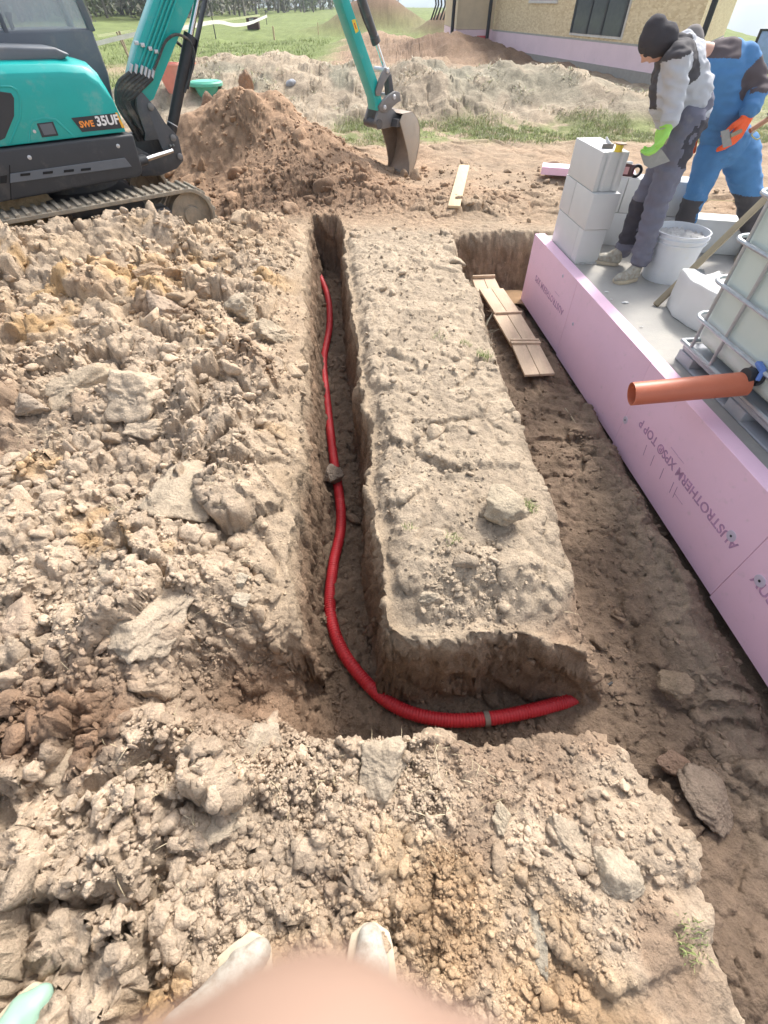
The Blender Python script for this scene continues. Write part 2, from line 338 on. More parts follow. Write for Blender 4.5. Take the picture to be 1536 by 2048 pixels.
# ------------------------------------------------------------------ ground sheet
def steps(a, b, s): return list(np.arange(a, b, s))
def grow(a, s, g, end):
    o = []; p = a
    while abs(p) < end or len(o) < 3: o.append(p); s *= g; p += s if end * 1 > 0 and a >= 0 else -s
    return o
us = steps(-4.4, -1.5, .018) + steps(-1.5, -.42, .0085) + steps(-.42, -.20, .0045) + steps(-.20, -.08, .008) + steps(-.08, .04, .004) + steps(.04, 1.95, .0095)
r_, p, s = [], us[-1], .0095
while p < 3200: s *= 1.035; p += s; r_.append(p)
l_, p, s = [], us[0], .018
while p > -1500: s *= 1.04; p -= s; l_.append(p)
us = np.array(l_[::-1] + us + r_)
vs_ = steps(-.5, .42, .0085) + steps(.42, .56, .0045) + steps(.56, .74, .0085) + steps(.74, .88, .0045) + steps(.88, 2.6, .010) + steps(2.6, 5.7, .015) + steps(5.7, 6.1, .010) + steps(6.1, 9.6, .021)
f_, p, s = [], vs_[-1], .022
while p < 3500: s *= 1.018; p += s; f_.append(p)
b_, p, s = [], vs_[0], .02
while p > -60: s *= 1.12; p -= s; b_.append(p)
vs_ = np.array(b_[::-1] + vs_ + f_)
UU, VV = np.meshgrid(us, vs_)
XX = UU - shear(VV); YY = VV
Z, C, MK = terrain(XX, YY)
P = np.stack([XX, YY, Z], -1)
# rough the cut walls sideways so that they are not clean ramps
du = np.gradient(P, axis=1); dv = np.gradient(P, axis=0); nr = np.cross(du, dv); nr /= np.maximum(np.linalg.norm(nr, axis=-1, keepdims=True), 1e-9)
steep = ss(.12, .55, 1 - np.abs(nr[..., 2])) * (1 - ss(16, 24, YY)) * (YY > -.6)
dsp = .030 * fbm(XX * 4.5 + Z * 4.2, YY * 4.5 - Z * 4.8, 200, 3) + .020 * fbm(XX * 13 + Z * 13, YY * 13 - Z * 14, 205, 3) + .016 * (clods(XX + Z * .9, YY - Z * 1.1, .06, 207)[0] - .5) + .006 * fbm(XX * 40 + Z * 42, YY * 40 - Z * 41, 209, 2)
for c_ in range(3): P[..., c_] += nr[..., c_] * steep * dsp * (1 + .5 * MK['heap'])
ny, nx = XX.shape; idx = np.arange(ny * nx).reshape(ny, nx)
Q = np.stack([idx[:-1, :-1], idx[:-1, 1:], idx[1:, 1:], idx[1:, :-1]], -1).reshape(-1, 4)
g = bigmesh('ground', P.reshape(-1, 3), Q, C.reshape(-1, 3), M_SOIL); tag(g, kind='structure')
# ------------------------------------------------------------------ clods
def ico(sub):
    bm = bmesh.new(); bmesh.ops.create_icosphere(bm, subdivisions=sub, radius=1); V = np.array([v.co[:] for v in bm.verts]); Fc = np.array([[v.index for v in f.verts] for f in bm.faces]); bm.free(); return V, Fc
def rock_shape(V, seed, rough=.12):
    r = np.random.default_rng(seed); K = r.integers(7, 11); nn = r.normal(size=(K, 3)); nn /= np.linalg.norm(nn, axis=1)[:, None]; dd = r.uniform(.45, .95, K)
    dots = V @ nn.T; rad = np.where(dots > .05, dd / np.maximum(dots, .05), 9).min(1); rad = np.minimum(rad, 1.25)
    f = fbm(V[:, 0] * 2.4 + seed, V[:, 1] * 2.4 + V[:, 2] * 3.1, seed, 4); f2 = fbm(V[:, 0] * 7 + seed, V[:, 1] * 7 + V[:, 2] * 8.1, seed + 3, 3)
    return V * (rad * (1 + rough * 1.6 * f + rough * .7 * f2))[:, None]
I1, F1_ = ico(2); I2, F2_ = ico(3); I3, F3_ = ico(5)
SH1 = [rock_shape(I1, i, .10) for i in range(24)]; SH2 = [rock_shape(I2, i + 40, .11) for i in range(16)]
def rotm(n):
    q = rng.normal(size=(n, 4)); q /= np.linalg.norm(q, axis=1)[:, None]; a, b, c, d = q.T
    return np.stack([1 - 2 * (c * c + d * d), 2 * (b * c - a * d), 2 * (b * d + a * c), 2 * (b * c + a * d), 1 - 2 * (b * b + d * d), 2 * (c * d - a * b), 2 * (b * d - a * c), 2 * (c * d + a * b), 1 - 2 * (b * b + c * c)], -1).reshape(n, 3, 3)
def scatter(name, n, smin, smax, alpha, shapes, Fc, wfun, rmin=.35, rmax=9, sink=.3, cap=None):
    r = rmin * (rmax / rmin) ** rng.random(n * 3); th = rng.uniform(-1.0, 1.0, n * 3)
    x = r * np.sin(th); y = r * np.cos(th) - .45
    z, c, mk = terrain(x, y); wgt = wfun(mk, x, y, z); ok = (rng.random(len(x)) < wgt) & (~mk['slab'])
    x, y, z, c, r = x[ok][:n], y[ok][:n], z[ok][:n], c[ok][:n], r[ok][:n]; n = len(x)
    s = smin * (1 - rng.random(n)) ** (-1 / alpha); s = np.minimum(s, smax) * np.clip(.55 + r * .35, .7, 3)
    Rm = rotm(n); an = rng.uniform(.6, 1.25, (n, 3)); an[:, 2] *= .8
    br = rng.uniform(1.0, 1.26, n); cc = np.clip(c * br[:, None], 0, .8)
    k = rng.integers(0, len(shapes), n); S = np.stack(shapes)[k]
    V = np.einsum('nij,nvj->nvi', Rm, S * an[:, None, :]) * s[:, None, None]
    V[..., 2] *= .8
    V += np.stack([x, y, z + s * sink], -1)[:, None, :]
    nv = S.shape[1]; Q = (Fc[None] + (np.arange(n) * nv)[:, None, None]).reshape(-1, 3)
    return bigmesh(name, V.reshape(-1, 3), Q, np.repeat(cc, nv, 0), M_SOIL)
wall_ok = lambda mk: 1 - .9 * (mk['wall'] > .2)
w_small = lambda mk, x, y, z: np.clip(mk['left'] + mk['front'] * (.9 - .55 * ss(.05, .3, x)) + mk['mid'] * (.22 + 1.2 * gauss(x, y, .33, 1.05, .2, .13)) + mk['dug'] * .35 + .5 * mk['far'] * (1 - mk['grass']) + .5 * mk['heap'], 0, 1) * wall_ok(mk) * (.15 + .85 * ss(-.25, .3, fbm(x * 3, y * 3, 300, 3)))
w_mid = lambda mk, x, y, z: np.clip(mk['left'] * .9 + mk['front'] * (.6 - .52 * ss(.0, .25, x)) + mk['mid'] * (.035 + .5 * gauss(x, y, .33, 1.05, .18, .12)) + .55 * mk['heap'] + mk['dug'] * .22 + .4 * mk['far'] * (1 - mk['grass']), 0, 1) * wall_ok(mk) * (.1 + .9 * ss(-.15, .3, fbm(x * 2, y * 2, 310, 3)))
tag(scatter('soil_crumbs', 34000, .0038, .018, 2.3, SH1, F1_, w_small, sink=.15), kind='stuff', label='crumbs of dry soil strewn over the dug ground', cat='soil crumbs')
tag(scatter('soil_clods', 4200, .010, .042, 2.1, SH2, F2_, w_mid, sink=.0), kind='stuff', label='broken clods of dry clay lying on the banks and in the trench', cat='soil clods')
# single large lumps one can point at
def lump(px, py, z, wpx, fl, seed, label, col=None, name='clay_lump', stretch=1.0, rot=0, lift=.0, parent=None):
    p = gr(px, py, z); depth = (p - Vector((0, 0, H))).dot(_F); s = wpx / FPX * depth / 2
    V = rock_shape(I3, seed, .09); tt = fbm(V[:, 0] * 14 + V[:, 2] * 9, V[:, 1] * 14 - V[:, 2] * 8, seed, 4); t3 = clods(V[:, 0] + V[:, 2] * .8, V[:, 1] - V[:, 2] * .7, .30, seed)[0]; V = V * (1 + .045 * tt + .03 * (t3 - .5))[:, None]; V = V * np.array([s, s * stretch, s * fl]) * .98
    c, sn = math.cos(R(rot)), math.sin(R(rot)); V = np.stack([V[:, 0] * c - V[:, 1] * sn, V[:, 0] * sn + V[:, 1] * c, V[:, 2]], -1)
    g0, cc, _ = terrain(np.array([p.x]), np.array([p.y]), False)
    zb = max(g0[0], z) if z > -.4 else z
    V[:, 2] += zb + s * fl * .42 + lift; V[:, 0] += p.x; V[:, 1] += p.y
    o = bigmesh(name, V, F3_, np.repeat((np.array([col]) * .55 + cc * .5 if col is not None else cc * 1.08), len(V), 0), M_SOIL)
    ctr = np.array([p.x, p.y, V[:, 2].min()]); co = V - ctr; o.data.vertices.foreach_set('co', co.astype(np.float32).ravel()); o.data.update(); o.location = Vector(ctr); ORG[o.name] = Vector(ctr)
    return tag(o, label, 'clod', 'large lumps of clay')
PALE = (.49, .40, .295)
LUMPS = [
 (1000, 1035, -.05, 85, .75, 1, 'pale grey stone-like lump on the middle bank, beside a grass tuft', (0.445, 0.380, 0.275), 1.3, 10),
 (285, 815, -.05, 150, .5, 2, 'largest pale slab of clay, left of the trench midway up', PALE, .8, -15),
 (165, 790, -.05, 125, .6, 3, 'blocky grey-beige clod left of the largest slab of clay', (0.403, 0.330, 0.232), .9, 20),
 (370, 1015, -.05, 170, .42, 4, 'flat turf-covered slab tilted over a hollow on the left bank', (0.440, 0.370, 0.270), 1.0, -55),
 (240, 1145, -.05, 78, .7, 5, 'rounded pale stone below the tilted turf slab', (0.488, 0.420, 0.310), 1.0, 0),
 (397, 1183, -.05, 95, .6, 6, 'pale angular clod between two small white stones near the trench', PALE, .8, 30),
 (478, 1165, -.05, 52, .8, 7, 'small off-white lump near the left rim of the trench', (0.530, 0.470, 0.361), .9, 0),
 (478, 1205, -.05, 42, .7, 8, 'smallest off-white lump, just below another near the trench', (0.530, 0.470, 0.361), .9, 40),
 (335, 632, -.05, 85, .7, 9, 'wedge-shaped pinkish clod on the slope below the track', (0.450, 0.360, 0.280), .9, -30),
 (487, 635, -.05, 80, .65, 10, 'grey rugged clod at the left rim of the trench, upper one', (0.392, 0.340, 0.258), .8, 10),
 (545, 675, -.08, 70, .6, 11, 'flat grey clod right on the trench rim, lower right of the rugged one', (0.413, 0.350, 0.258), .9, -20),
 (415, 745, -.05, 85, .75, 12, 'dark fronted boulder of clay above the largest slab', (0.382, 0.320, 0.241), 1.1, 0),
 (520, 760, -.08, 75, .5, 13, 'smooth flattish clod close to the trench edge below the flat grey one', PALE, 1.2, -40),
 (435, 700, -.05, 60, .5, 14, 'thin dark grey stone wedged between clods left of the trench', (0.318, 0.270, 0.215), .6, 10),
 (290, 865, -.05, 60, .6, 15, 'fist-sized pale clod just under the largest slab', PALE, .8, 20),
 (60, 825, -.05, 90, .5, 16, 'weathered clod at the left edge of the photo beside the blocky one', (0.400, 0.340, 0.270), .7, 0),
 (300, 560, -.03, 70, .7, 17, 'brown edged clod high on the left slope', (0.400, 0.290, 0.200), .8, 30),
 (355, 565, -.03, 60, .8, 18, 'reddish round clod next to a yellow streak under the track', (0.360, 0.250, 0.170), .9, 0),
 (410, 582, -.03, 50, .8, 19, 'reddish clod right of the round one on the slope', (0.380, 0.280, 0.200), .9, 60),
 (82, 474, -.08, 120, 1.5, 20, 'tall yellow clay block standing before the excavator track', (0.500, 0.360, 0.180), .7, 15),
 (40, 505, -.05, 90, .8, 21, 'yellowish clod at the left edge before the excavator', (0.460, 0.360, 0.230), .9, 0),
 (490, 180, .62, 30, 1.4, 22, 'upright clod on the peak of the reddish heap', (0.330, 0.230, 0.170), .9, 0),
 (430, 232, .35, 34, 1.1, 23, 'dark clod on the left shoulder of the reddish heap', (0.300, 0.210, 0.160), .9, 20),
 (160, 1540, -.12, 190, .42, 24, 'big flat pale crust of clay at the lower left', PALE, .8, 20),
 (300, 1265, -.08, 190, .35, 25, 'broad tent-shaped clay slab left of the trench corner', (0.460, 0.385, 0.290), 1.1, 35),
 (65, 1250, -.08, 120, .5, 26, 'smooth brown clod at the left edge above ochre crumbs', (0.360, 0.260, 0.190), .9, 0),
 (765, 1530, -.14, 120, .75, 27, 'domed grassy clod on the near rim of the trench corner', (0.450, 0.385, 0.290), 1.0, 0),
 (535, 1520, -.14, 130, .6, 28, 'grass-rooted clod overhanging a dark hollow by the near rim', (0.440, 0.370, 0.280), .8, 10),
 (420, 1640, -.14, 150, .5, 29, 'torn turf clod with roots at lower centre left', (0.450, 0.380, 0.280), .9, 50),
 (1215, 1765, -.14, 105, .55, 30, 'pale layered stone lump on the front bank by the right edge', (0.490, 0.430, 0.330), .9, 30),
 (1125, 1680, -.14, 145, .4, 31, 'long beige clod lying diagonally on the front bank', (0.420, 0.350, 0.260), .38, -45),
 (1195, 1700, -.14, 50, .9, 32, 'small smooth brown stone at the end of the long beige clod', (0.360, 0.270, 0.200), .9, 0),
 (1140, 1890, -.14, 55, .8, 33, 'whitish pebble-shaped lump low on the front bank', (0.500, 0.450, 0.370), .9, 0),
 (1000, 1640, -.14, 42, .9, 34, 'little whitish stone left of the long beige clod', (0.530, 0.460, 0.335), 1.2, 0),
 (1078, 1870, -.14, 48, .6, 35, 'bluish grey flat stone on brown soil of the front bank', (0.350, 0.350, 0.292), 2.2, 0),
 (1410, 1600, -.62, 105, .4, 36, 'flat grey-brown clod on the floor of the deep pit', (0.270, 0.220, 0.175), .9, -20),
 (1345, 1365, -.60, 60, .5, 37, 'triangular pale clod on the pit floor near the pink wall', (0.318, 0.250, 0.172), .9, 10),
 (1345, 1520, -.62, 55, .5, 38, 'reddish clod on the pit floor between the two paler ones', (0.260, 0.165, 0.120), .9, 0),
 (663, 957, -.60, 38, .9, 39, 'grey clod lying across the red pipe in the trench', (0.270, 0.235, 0.200), 1.0, 0),
 (855, 1195, -.02, 36, .8, 40, 'egg-sized grey stone among gravel at the end of the middle bank', (0.445, 0.380, 0.284), 1.0, 0),
 (235, 1930, -.14, 115, .6, 41, 'round crumbling clod above the mint green shoe', (0.450, 0.360, 0.250), 1.1, 0),
 (640, 1900, -.14, 110, .4, 42, 'straw-covered clod between the two white shoes', (0.440, 0.360, 0.250), 1.0, 0),
 (95, 1700, -.12, 70, .5, 43, 'long smooth yellowish ridge of clay at the left edge', (0.470, 0.370, 0.240), 3.0, 12),
]
for (px, py, z, wpx, fl, sd_, lb, col, st, ro) in LUMPS: lump(px, py, z, wpx, fl, sd_ * 7 + 3, lb, col, 'clay_lump', st, ro)
exec_parts = []
# ================================================================== materials for the things
M_TEAL = mat('teal_paint', (.0, .37, .345), .36, var=.05, dirt=.22, dirtcol=(.2, .38, .34), coat=.4, bump=.0004, bscale=40)
M_BLK = mat('black_plastic', (.035, .037, .042), .5, var=.15, dirt=.25, dirtcol=(.12, .11, .10), bump=.001, bscale=200)
M_STEEL = mat('dark_steel', (.09, .09, .095), .5, metal=.4, var=.2, dirt=.35, dirtcol=(.25, .21, .17), bump=.001, bscale=60)
M_CASTG = mat('grey_casting', (.22, .21, .205), .55, metal=.3, var=.15, dirt=.3, dirtcol=(.36, .31, .25), bump=.001, bscale=50)
M_CHROME = mat('chrome', (.75, .76, .78), .15, metal=1, var=.03)
M_RUB = mat('rubber', (.045, .045, .045), .7, var=.2, dirt=.4, dirtcol=(.30, .25, .19), dscale=8, bump=.002, bscale=60)
M_TRK = mat('muddy_track_rubber', (.27, .24, .19), .85, var=.25, dirt=.6, dirtcol=(.42, .34, .25), dscale=10, bump=.006, bscale=50)
M_GLASS = mat('cab_glass', (.55, .6, .62), .08, var=.03, alpha=.35, trans=0)
M_GREYP = mat('grey_paint', (.12, .135, .155), .45, var=.08, dirt=.2, dirtcol=(.25, .23, .2))
M_PINK = mat('pink_foam', (.90, .60, .74), .75, var=.03, scale=4, bump=.0006, bscale=300, dirt=.12, dirtcol=(.62, .46, .50), dscale=18)
M_INK = mat('purple_ink', (.50, .28, .44), .8, var=.3, scale=30)
M_BLOCK = mat('aerated_concrete', (.66, .66, .65), .9, var=.04, scale=5, bump=.0015, bscale=160, dirt=.1, dirtcol=(.6, .57, .5), dscale=4)
M_SLAB = mat('slab_concrete', (.36, .345, .32), .85, var=.13, scale=3, bump=.002, bscale=90, dirt=.35, dirtcol=(.50, .46, .39), dscale=2.2)
M_MORT = mat('mortar', (.55, .54, .52), .8, var=.2, scale=30, bump=.01, bscale=60)
M_WBUCK = mat('white_plastic', (.68, .70, .74), .45, var=.06, dirt=.25, dirtcol=(.72, .70, .64), dscale=7)
M_PVC = mat('orange_brown_pvc', (.58, .17, .09), .42, var=.06, dirt=.12, dirtcol=(.62, .34, .24), dscale=9)
M_RED = mat('red_corrugated', (.46, .016, .024), .55, var=.07, dirt=.12, dirtcol=(.42, .14, .11), dscale=12)
M_WOOD = mat('pine_board', (.60, .46, .29), .8, var=.16, scale=2.5, stretch=(12, 1.2, 12), bump=.001, bscale=14, dirt=.25, dirtcol=(.42, .33, .24), dscale=6)
M_WOODP = mat('pinkish_board', (.55, .42, .30), .8, var=.16, scale=2.5, stretch=(12, 1.2, 12), bump=.001, bscale=14, dirt=.3, dirtcol=(.36, .26, .19), dscale=6)
M_STICK = mat('weathered_wood', (.30, .25, .17), .85, var=.2, scale=6, bump=.001, bscale=60)
M_GALV = mat('galvanised_tube', (.46, .49, .52), .42, metal=.7, var=.15, scale=25, dirt=.2, dirtcol=(.42, .40, .36))
M_HDPE = mat('milky_hdpe', (.62, .71, .66), .4, var=.05, scale=2.5, dirt=.1, dirtcol=(.63, .66, .52), sss=.0)
M_PALP = mat('grey_pallet_plastic', (.36, .37, .40), .6, var=.1, dirt=.3, dirtcol=(.42, .38, .33))
M_BLUEP = mat('blue_handle', (.12, .22, .55), .5, var=.1)
M_STKR = mat('red_print', (.62, .04, .04), .5, var=.05)
M_STKW = mat('white_print', (.8, .8, .8), .5, var=.03)
M_STKO = mat('orange_print', (.85, .30, .03), .5, var=.03)
M_STKB = mat('black_print', (.03, .03, .03), .5, var=.05)
M_YEL = mat('yellow_print', (.80, .60, .06), .5, var=.05)
M_LATCH = mat('zinc', (.55, .56, .58), .4, metal=.6)
def E_(o): return o
def text_mesh(name, s, size, O, X, Y, mt, parent, ext=.0012, bold=0, spacing=1.0, shear_=0):
    """lettering lying on the plane O + X*u + Y*v, as thin raised print"""
    cu = bpy.data.curves.new(name, 'FONT'); cu.body = s; cu.size = size; cu.extrude = ext; cu.offset = bold; cu.space_character = spacing; cu.shear = shear_
    to = bpy.data.objects.new('tmp', cu); COL.objects.link(to); bpy.context.view_layer.update()
    me = bpy.data.meshes.new_from_object(to.evaluated_get(bpy.context.evaluated_depsgraph_get())); bpy.data.objects.remove(to)
    Z = X.cross(Y)
    co = np.empty(len(me.vertices) * 3); me.vertices.foreach_get('co', co); co = co.reshape(-1, 3)
    Wv = np.array(O)[None] + co[:, :1] * np.array(X)[None] + co[:, 1:2] * np.array(Y)[None] + co[:, 2:] * np.array(Z)[None]
    c = Wv.mean(0); me.vertices.foreach_set('co', (Wv - c).ravel()); me.update(); me.materials.clear(); me.materials.append(mt); me.name = name
    return link(name, me, c, parent)
# ================================================================== slab, insulation wall
def xpt(s, z, off=0.0): return XPS0 + XD * s + XN * off + Vector((0, 0, z))
PE = 5.0
mb = MB(); back0 = xpt(-.02, 0, .102); bk = [back0, xpt(PE + .3, 0, .102), xpt(PE + .3, 0, 4.6), xpt(-.35, 0, 4.6)]
bk = [Vector((p.x, p.y, -.012)) for p in bk]
mb.prism(bk, Vector((0, 0, 0)), Vector((0, 0, -.75))); slab = mb.build('concrete_slab', M_SLAB); tag(slab, kind='structure')
bounds = [(-.04, 1.077), (1.079, 2.307), (2.309, 3.577), (3.579, 4.842), (4.844, 5.6)]
labs = ['farthest pink foam board, with upside-down lettering and the block stack behind it', 'pink foam board without large lettering, second from the far end',
        'pink foam board under the orange pipe, with large upside-down lettering', 'pink foam board whose upright lettering is cut off at the right edge', 'pink foam board at the lower right corner of the wall, nearest the camera']
boards = []
for i, (a, b_) in enumerate(bounds):
    mb = MB(); zb = -.62 - .015 * i
    mb.prism([xpt(a, 0), xpt(b_, 0), xpt(b_, zb), xpt(a, zb)], XN * (.0015 * (i % 2)), XN * .1)
    o = mb.build('insulation_board', M_PINK, bevel=.002, seg=1); tag(o, labs[i], 'foam board', 'pink foam boards along the slab edge'); boards.append(o)
up_ = Vector((0, 0, 1))
def wl_(s, z, i=0): return xpt(s, z, -.0008 + .0015 * (i % 2))
TB = .0012
# upside down print: reads towards the far end, letter tops point down
text_mesh('lettering', 'AUSTROTHERM XPS', .074, wl_(.985, -.275), -XD, -up_, M_INK, boards[0], bold=TB, spacing=1.18)
text_mesh('lettering', 'AUSTROTHERM XPS\u00ae TOP P', .080, wl_(3.505, -.305, 2), -XD, -up_, M_INK, boards[2], bold=TB, spacing=1.02)
text_mesh('lettering', 'AUSTROTHERM XPS\u00ae TOP P', .082, wl_(3.66, -.375, 3), XD, up_, M_INK, boards[3], bold=TB, spacing=1.02)
for (s, z, n, i) in ((2.40, -.26, 46, 2), (2.55, -.44, 30, 2), (.28, -.22, 36, 0)):
    text_mesh('small_print', 'ilillilil lilil' [:0] + ''.join('-' for _ in range(n // 2)), .02, wl_(s + .55, z, i), -XD, -up_, M_INK, boards[i], bold=0)
for k, s in enumerate((2.62, 2.72, 2.84, 2.96, 3.0)): mb = MB(); mb.bar(wl_(s, -.40, 2), wl_(s + .015, -.475, 2), .004, .0015, XN); mb.build('strength_mark', M_INK, boards[2])
# round plastic fixings
for k, (px, py, bi, rd) in enumerate(((1463, 1072, 2, .030), (1520, 1162, 3, .031), (1251, 840, 1, .026), (1126, 552, 0, .014), (1146, 648, 0, .014), (1237, 560, 0, 0))):
    if not rd: continue
    p = on_plane(px, py, XPS0, XN); mb = MB(); mb.lathe(p - XN * .003, [(rd, 0.004), (rd, .001), (rd * .9, 0), (rd * .25, 0), (rd * .2, .002)], 20, XN)
    f = mb.build('washer', mat('pale_fixing', (.62, .55, .66), .6, var=.1), boards[bi])
    mb = MB(); mb.lathe(p - XN * .0045, [(rd * .22, .0015), (rd * .22, 0), (rd * .1, .0)], 10, XN); mb.build('screw_hole', M_BLK, f)
# ================================================================== aerated concrete blocks
BX = XN; BY = -XD          # across and away
def block(name, s0, s1, o0, o1, z0, z1, label, grp='white aerated concrete blocks', bev=.004, groove=None, mt=None):
    c = xpt((s0 + s1) / 2, (z0 + z1) / 2, (o0 + o1) / 2)
    mb = MB()
    if groove:      # profiled end face: tongue and groove running vertically on the near end
        w_ = o1 - o0; prof = [(o0, s0), (o0, s1), (o0 + .035, s1), (o0 + .045, s1 - .012), (o0 + .06, s1 - .012), (o0 + .07, s1), (o1 - .07, s1), (o1 - .06, s1 - .012), (o1 - .045, s1 - .012), (o1 - .035, s1), (o1, s1), (o1, s0)]
        mb.prism([xpt(s, z0, o) for o, s in prof], Vector((0, 0, 0)), Vector((0, 0, z1 - z0)))
    else: mb.box(c, o1 - o0, s1 - s0, z1 - z0, XN, XD, up_)
    return tag(mb.build(name, mt or M_BLOCK, bevel=bev, seg=2), label, 'block', grp)
O0 = .112
block('aerated_block', .12, .60, O0, O0 + .20, -.01, .245, 'white block at the bottom of the stack on the foam board, rear one')
block('aerated_block', .604, .70, O0, O0 + .20, -.01, .245, 'narrow cut white block at the bottom front of the stack, on mortar')
block('aerated_block', .10, .325, O0, O0 + .20, .249, .495, 'short white block in the middle course of the stack, rear one')
block('aerated_block', .335, .71, O0, O0 + .215, .249, .495, 'white block in the middle course of the stack, front one with a sharp corner')
block('aerated_block', .11, .66, O0 + .002, O0 + .205, .499, .745, 'topmost white block of the stack, carrying the yellow tape reel', groove=True)
mb = MB(); rg_ = random.Random(3)
pl = [xpt(.60 + .02 * k / 9 * 0 + .112 + rg_.uniform(-.004, .012), -.010, O0 + .2 * k / 9) for k in range(10)] + [xpt(.66, -.010, O0 + .2), xpt(.66, -.010, O0)]
mb.prism(pl, Vector((0, 0, -.004)), Vector((0, 0, .012))); tag(mb.build('mortar_bed', M_MORT, bevel=.002, seg=1), 'grey mortar squeezed out under the front of the block stack', 'mortar')
RX = (Vector((3.05, 4.42, 0)) - Vector((1.80, 4.74, 0))).normalized(); RY = Vector((-RX.y, RX.x, 0))
def rblock(a0, a1, z0, z1, label, d0=0, d1=.2, lx=0):
    c = Vector((1.80, 4.72, 0)) + RX * ((a0 + a1) / 2) + RY * ((d0 + d1) / 2) + up_ * ((z0 + z1) / 2)
    mb = MB(); mb.box(c, a1 - a0, d1 - d0, z1 - z0, RX, RY, up_); return tag(mb.build('aerated_block', M_BLOCK, bevel=.004, seg=2), label, 'block', 'white aerated concrete blocks')
rblock(.0, .40, -.01, .245, 'grey shaded block of the rear row, bottom course directly behind the stack')
rblock(.404, .90, -.01, .245, 'block of the rear row, bottom course behind the legs of the man in grey')
rblock(.904, 1.42, -.01, .245, 'low block of the rear row between the mortar bucket and the timber prop, left one')
rblock(1.424, 2.02, -.01, .245, 'low block of the rear row behind the timber prop, right one')
rblock(.0, .26, .249, .495, 'grey shaded block of the rear row, upper course beside the stack')
rblock(.265, .86, .249, .495, 'block of the rear row, upper course carrying the red spirit level')
# broken block near the tank
mb = MB(); b0 = Vector((2.12, 2.98, 0)); a1 = Vector((.93, .36, 0)).normalized(); a2 = Vector((-.36, .93, 0)).normalized()
pts = [(0, 0), (.30, -.02), (.34, .30), (.12, .42), (.02, .25)]
mb.prism([b0 + a1 * u + a2 * v for u, v in pts], Vector((0, 0, -.01)), Vector((0, 0, .25)))
bb = mb.build('broken_block', M_BLOCK, bevel=.012, seg=2); tag(bb, 'broken white block lying on the slab beside the water tank', 'block')
bmx = bmesh.new(); bmx.from_mesh(bb.data); bmesh.ops.subdivide_edges(bmx, edges=bmx.edges, cuts=6, use_grid_fill=True)
for v in bmx.verts:
    q = v.co; d = mnoise.noise_vector(Vector(q) * 14) * .006; v.co = q + d
    if q.z > .2 and q.x > .0: v.co.z -= .05 * (mnoise.noise(Vector(q) * 9) + .6)
bmx.to_mesh(bb.data); bmx.free()
for k, (px, py, s_) in enumerate(((1250, 606, .035), (1213, 585, .018), (1282, 655, .012), (1222, 600, .012))):
    p = gr(px, py, -.01); V = rock_shape(I1, 900 + k) * np.array([s_, s_ * .4, s_ * .25]) + np.array([p.x, p.y, p.z + .006])
    o = mesh_obj('block_chip', V, [tuple(f) for f in F1_.tolist()], M_BLOCK); tag(o, ['largest white chip of block on the slab near the timber prop', 'small white chip on the slab near the front shoe of the man in grey', 'tiny white chip in the shade left of the broken block', 'tiny white chip beside the largest one on the slab'][k], 'chip', 'white chips of block on the slab')
# pink offcut on the soil behind the stack
p0 = gr(1078, 348, -.10); mb = MB(); xo = Vector((.96, -.28, 0)); yo = Vector((.28, .96, 0))
mb.box(p0 + xo * .62 + yo * .12 + up_ * .04, 1.2, .26, .085, xo, yo, up_); tag(mb.build('foam_offcut', M_PINK, bevel=.003, seg=1), 'loose pink foam strip lying on the soil behind the block stack', 'foam board')
# small tools on the blocks
TOPZ = .745
def onz(px, py, z): return gr(px, py, z)
t_ = onz(1236, 303, TOPZ); rl = thing('tape_reel', 'yellow reel with a brown flange standing on the topmost block', 'reel', t_)
mb = MB(); mb.lathe(t_, [(.022, 0), (.030, 0), (.030, .003), (.027, .005), (.027, .036), (.030, .038), (.030, .041), (.012, .041)], 24); mb.build('drum', M_YEL, rl, smooth=True)
mb = MB(); mb.lathe(t_ + up_ * .041 + Vector((.012, .012, 0)), [(.036, 0), (.040, .001), (.040, .007), (.036, .008)], 24); mb.build('flange', mat('brown_flange', (.30, .20, .14), .6), rl, smooth=True)
t_ = onz(1212, 297, TOPZ); tr = thing('putty_knife', 'grey metal spreader with a splayed white handle on the topmost block', 'spreader', t_)
mb = MB(); mb.box(t_ + up_ * .014 + Vector((.01, 0, 0)), .085, .012, .028); mb.build('blade', M_CASTG, tr, bevel=.002, seg=1)
mb = MB(); mb.tube([t_ + Vector((.03, 0, .028)), t_ + Vector((.0, .01, .04)), t_ + Vector((-.015, .015, .066))], .009, 8, rf=lambda i, n: (.006, .012, .007)[i]); mb.build('handle', M_WBUCK, tr, smooth=True)
p0 = Vector((1.80, 4.72, .497)) + RX * .03 + RY * .05; lv = thing('spirit_level', 'dark red spirit level standing on the upper course of the rear row', 'level', p0)
cc = p0 + RX * .16 + up_ * .045; mb = MB(); mb.box(cc, .20, .022, .085, RX, RY, up_); mb.build('body', mat('dark_red_enamel', (.10, .035, .035), .5), lv, bevel=.004)
mb = MB(); mb.box(cc - RY * .012 + RX * .02, .07, .003, .05, RX, RY, up_); mb.build('label_plate', mat('pink_label', (.55, .30, .30), .5), lv)
mb = MB(); mb.lathe(cc + RX * .118 - RY * .012, [(.042, -.004), (.047, 0), (.047, .024), (.042, .028), (.026, .028), (.026, -.004)], 24, RY, caps=False); mb.build('end_ring', M_STEEL, lv, smooth=True)
p0 = cc + RX * .05 + up_ * .045; V = rock_shape(I1, 950) * np.array([.03, .02, .012]) + np.array(p0 + up_ * .008); tag(mesh_obj('mortar_crumb', V, [tuple(f) for f in F1_.tolist()], M_BLOCK), 'white crumb lying on the spirit level', 'crumb')
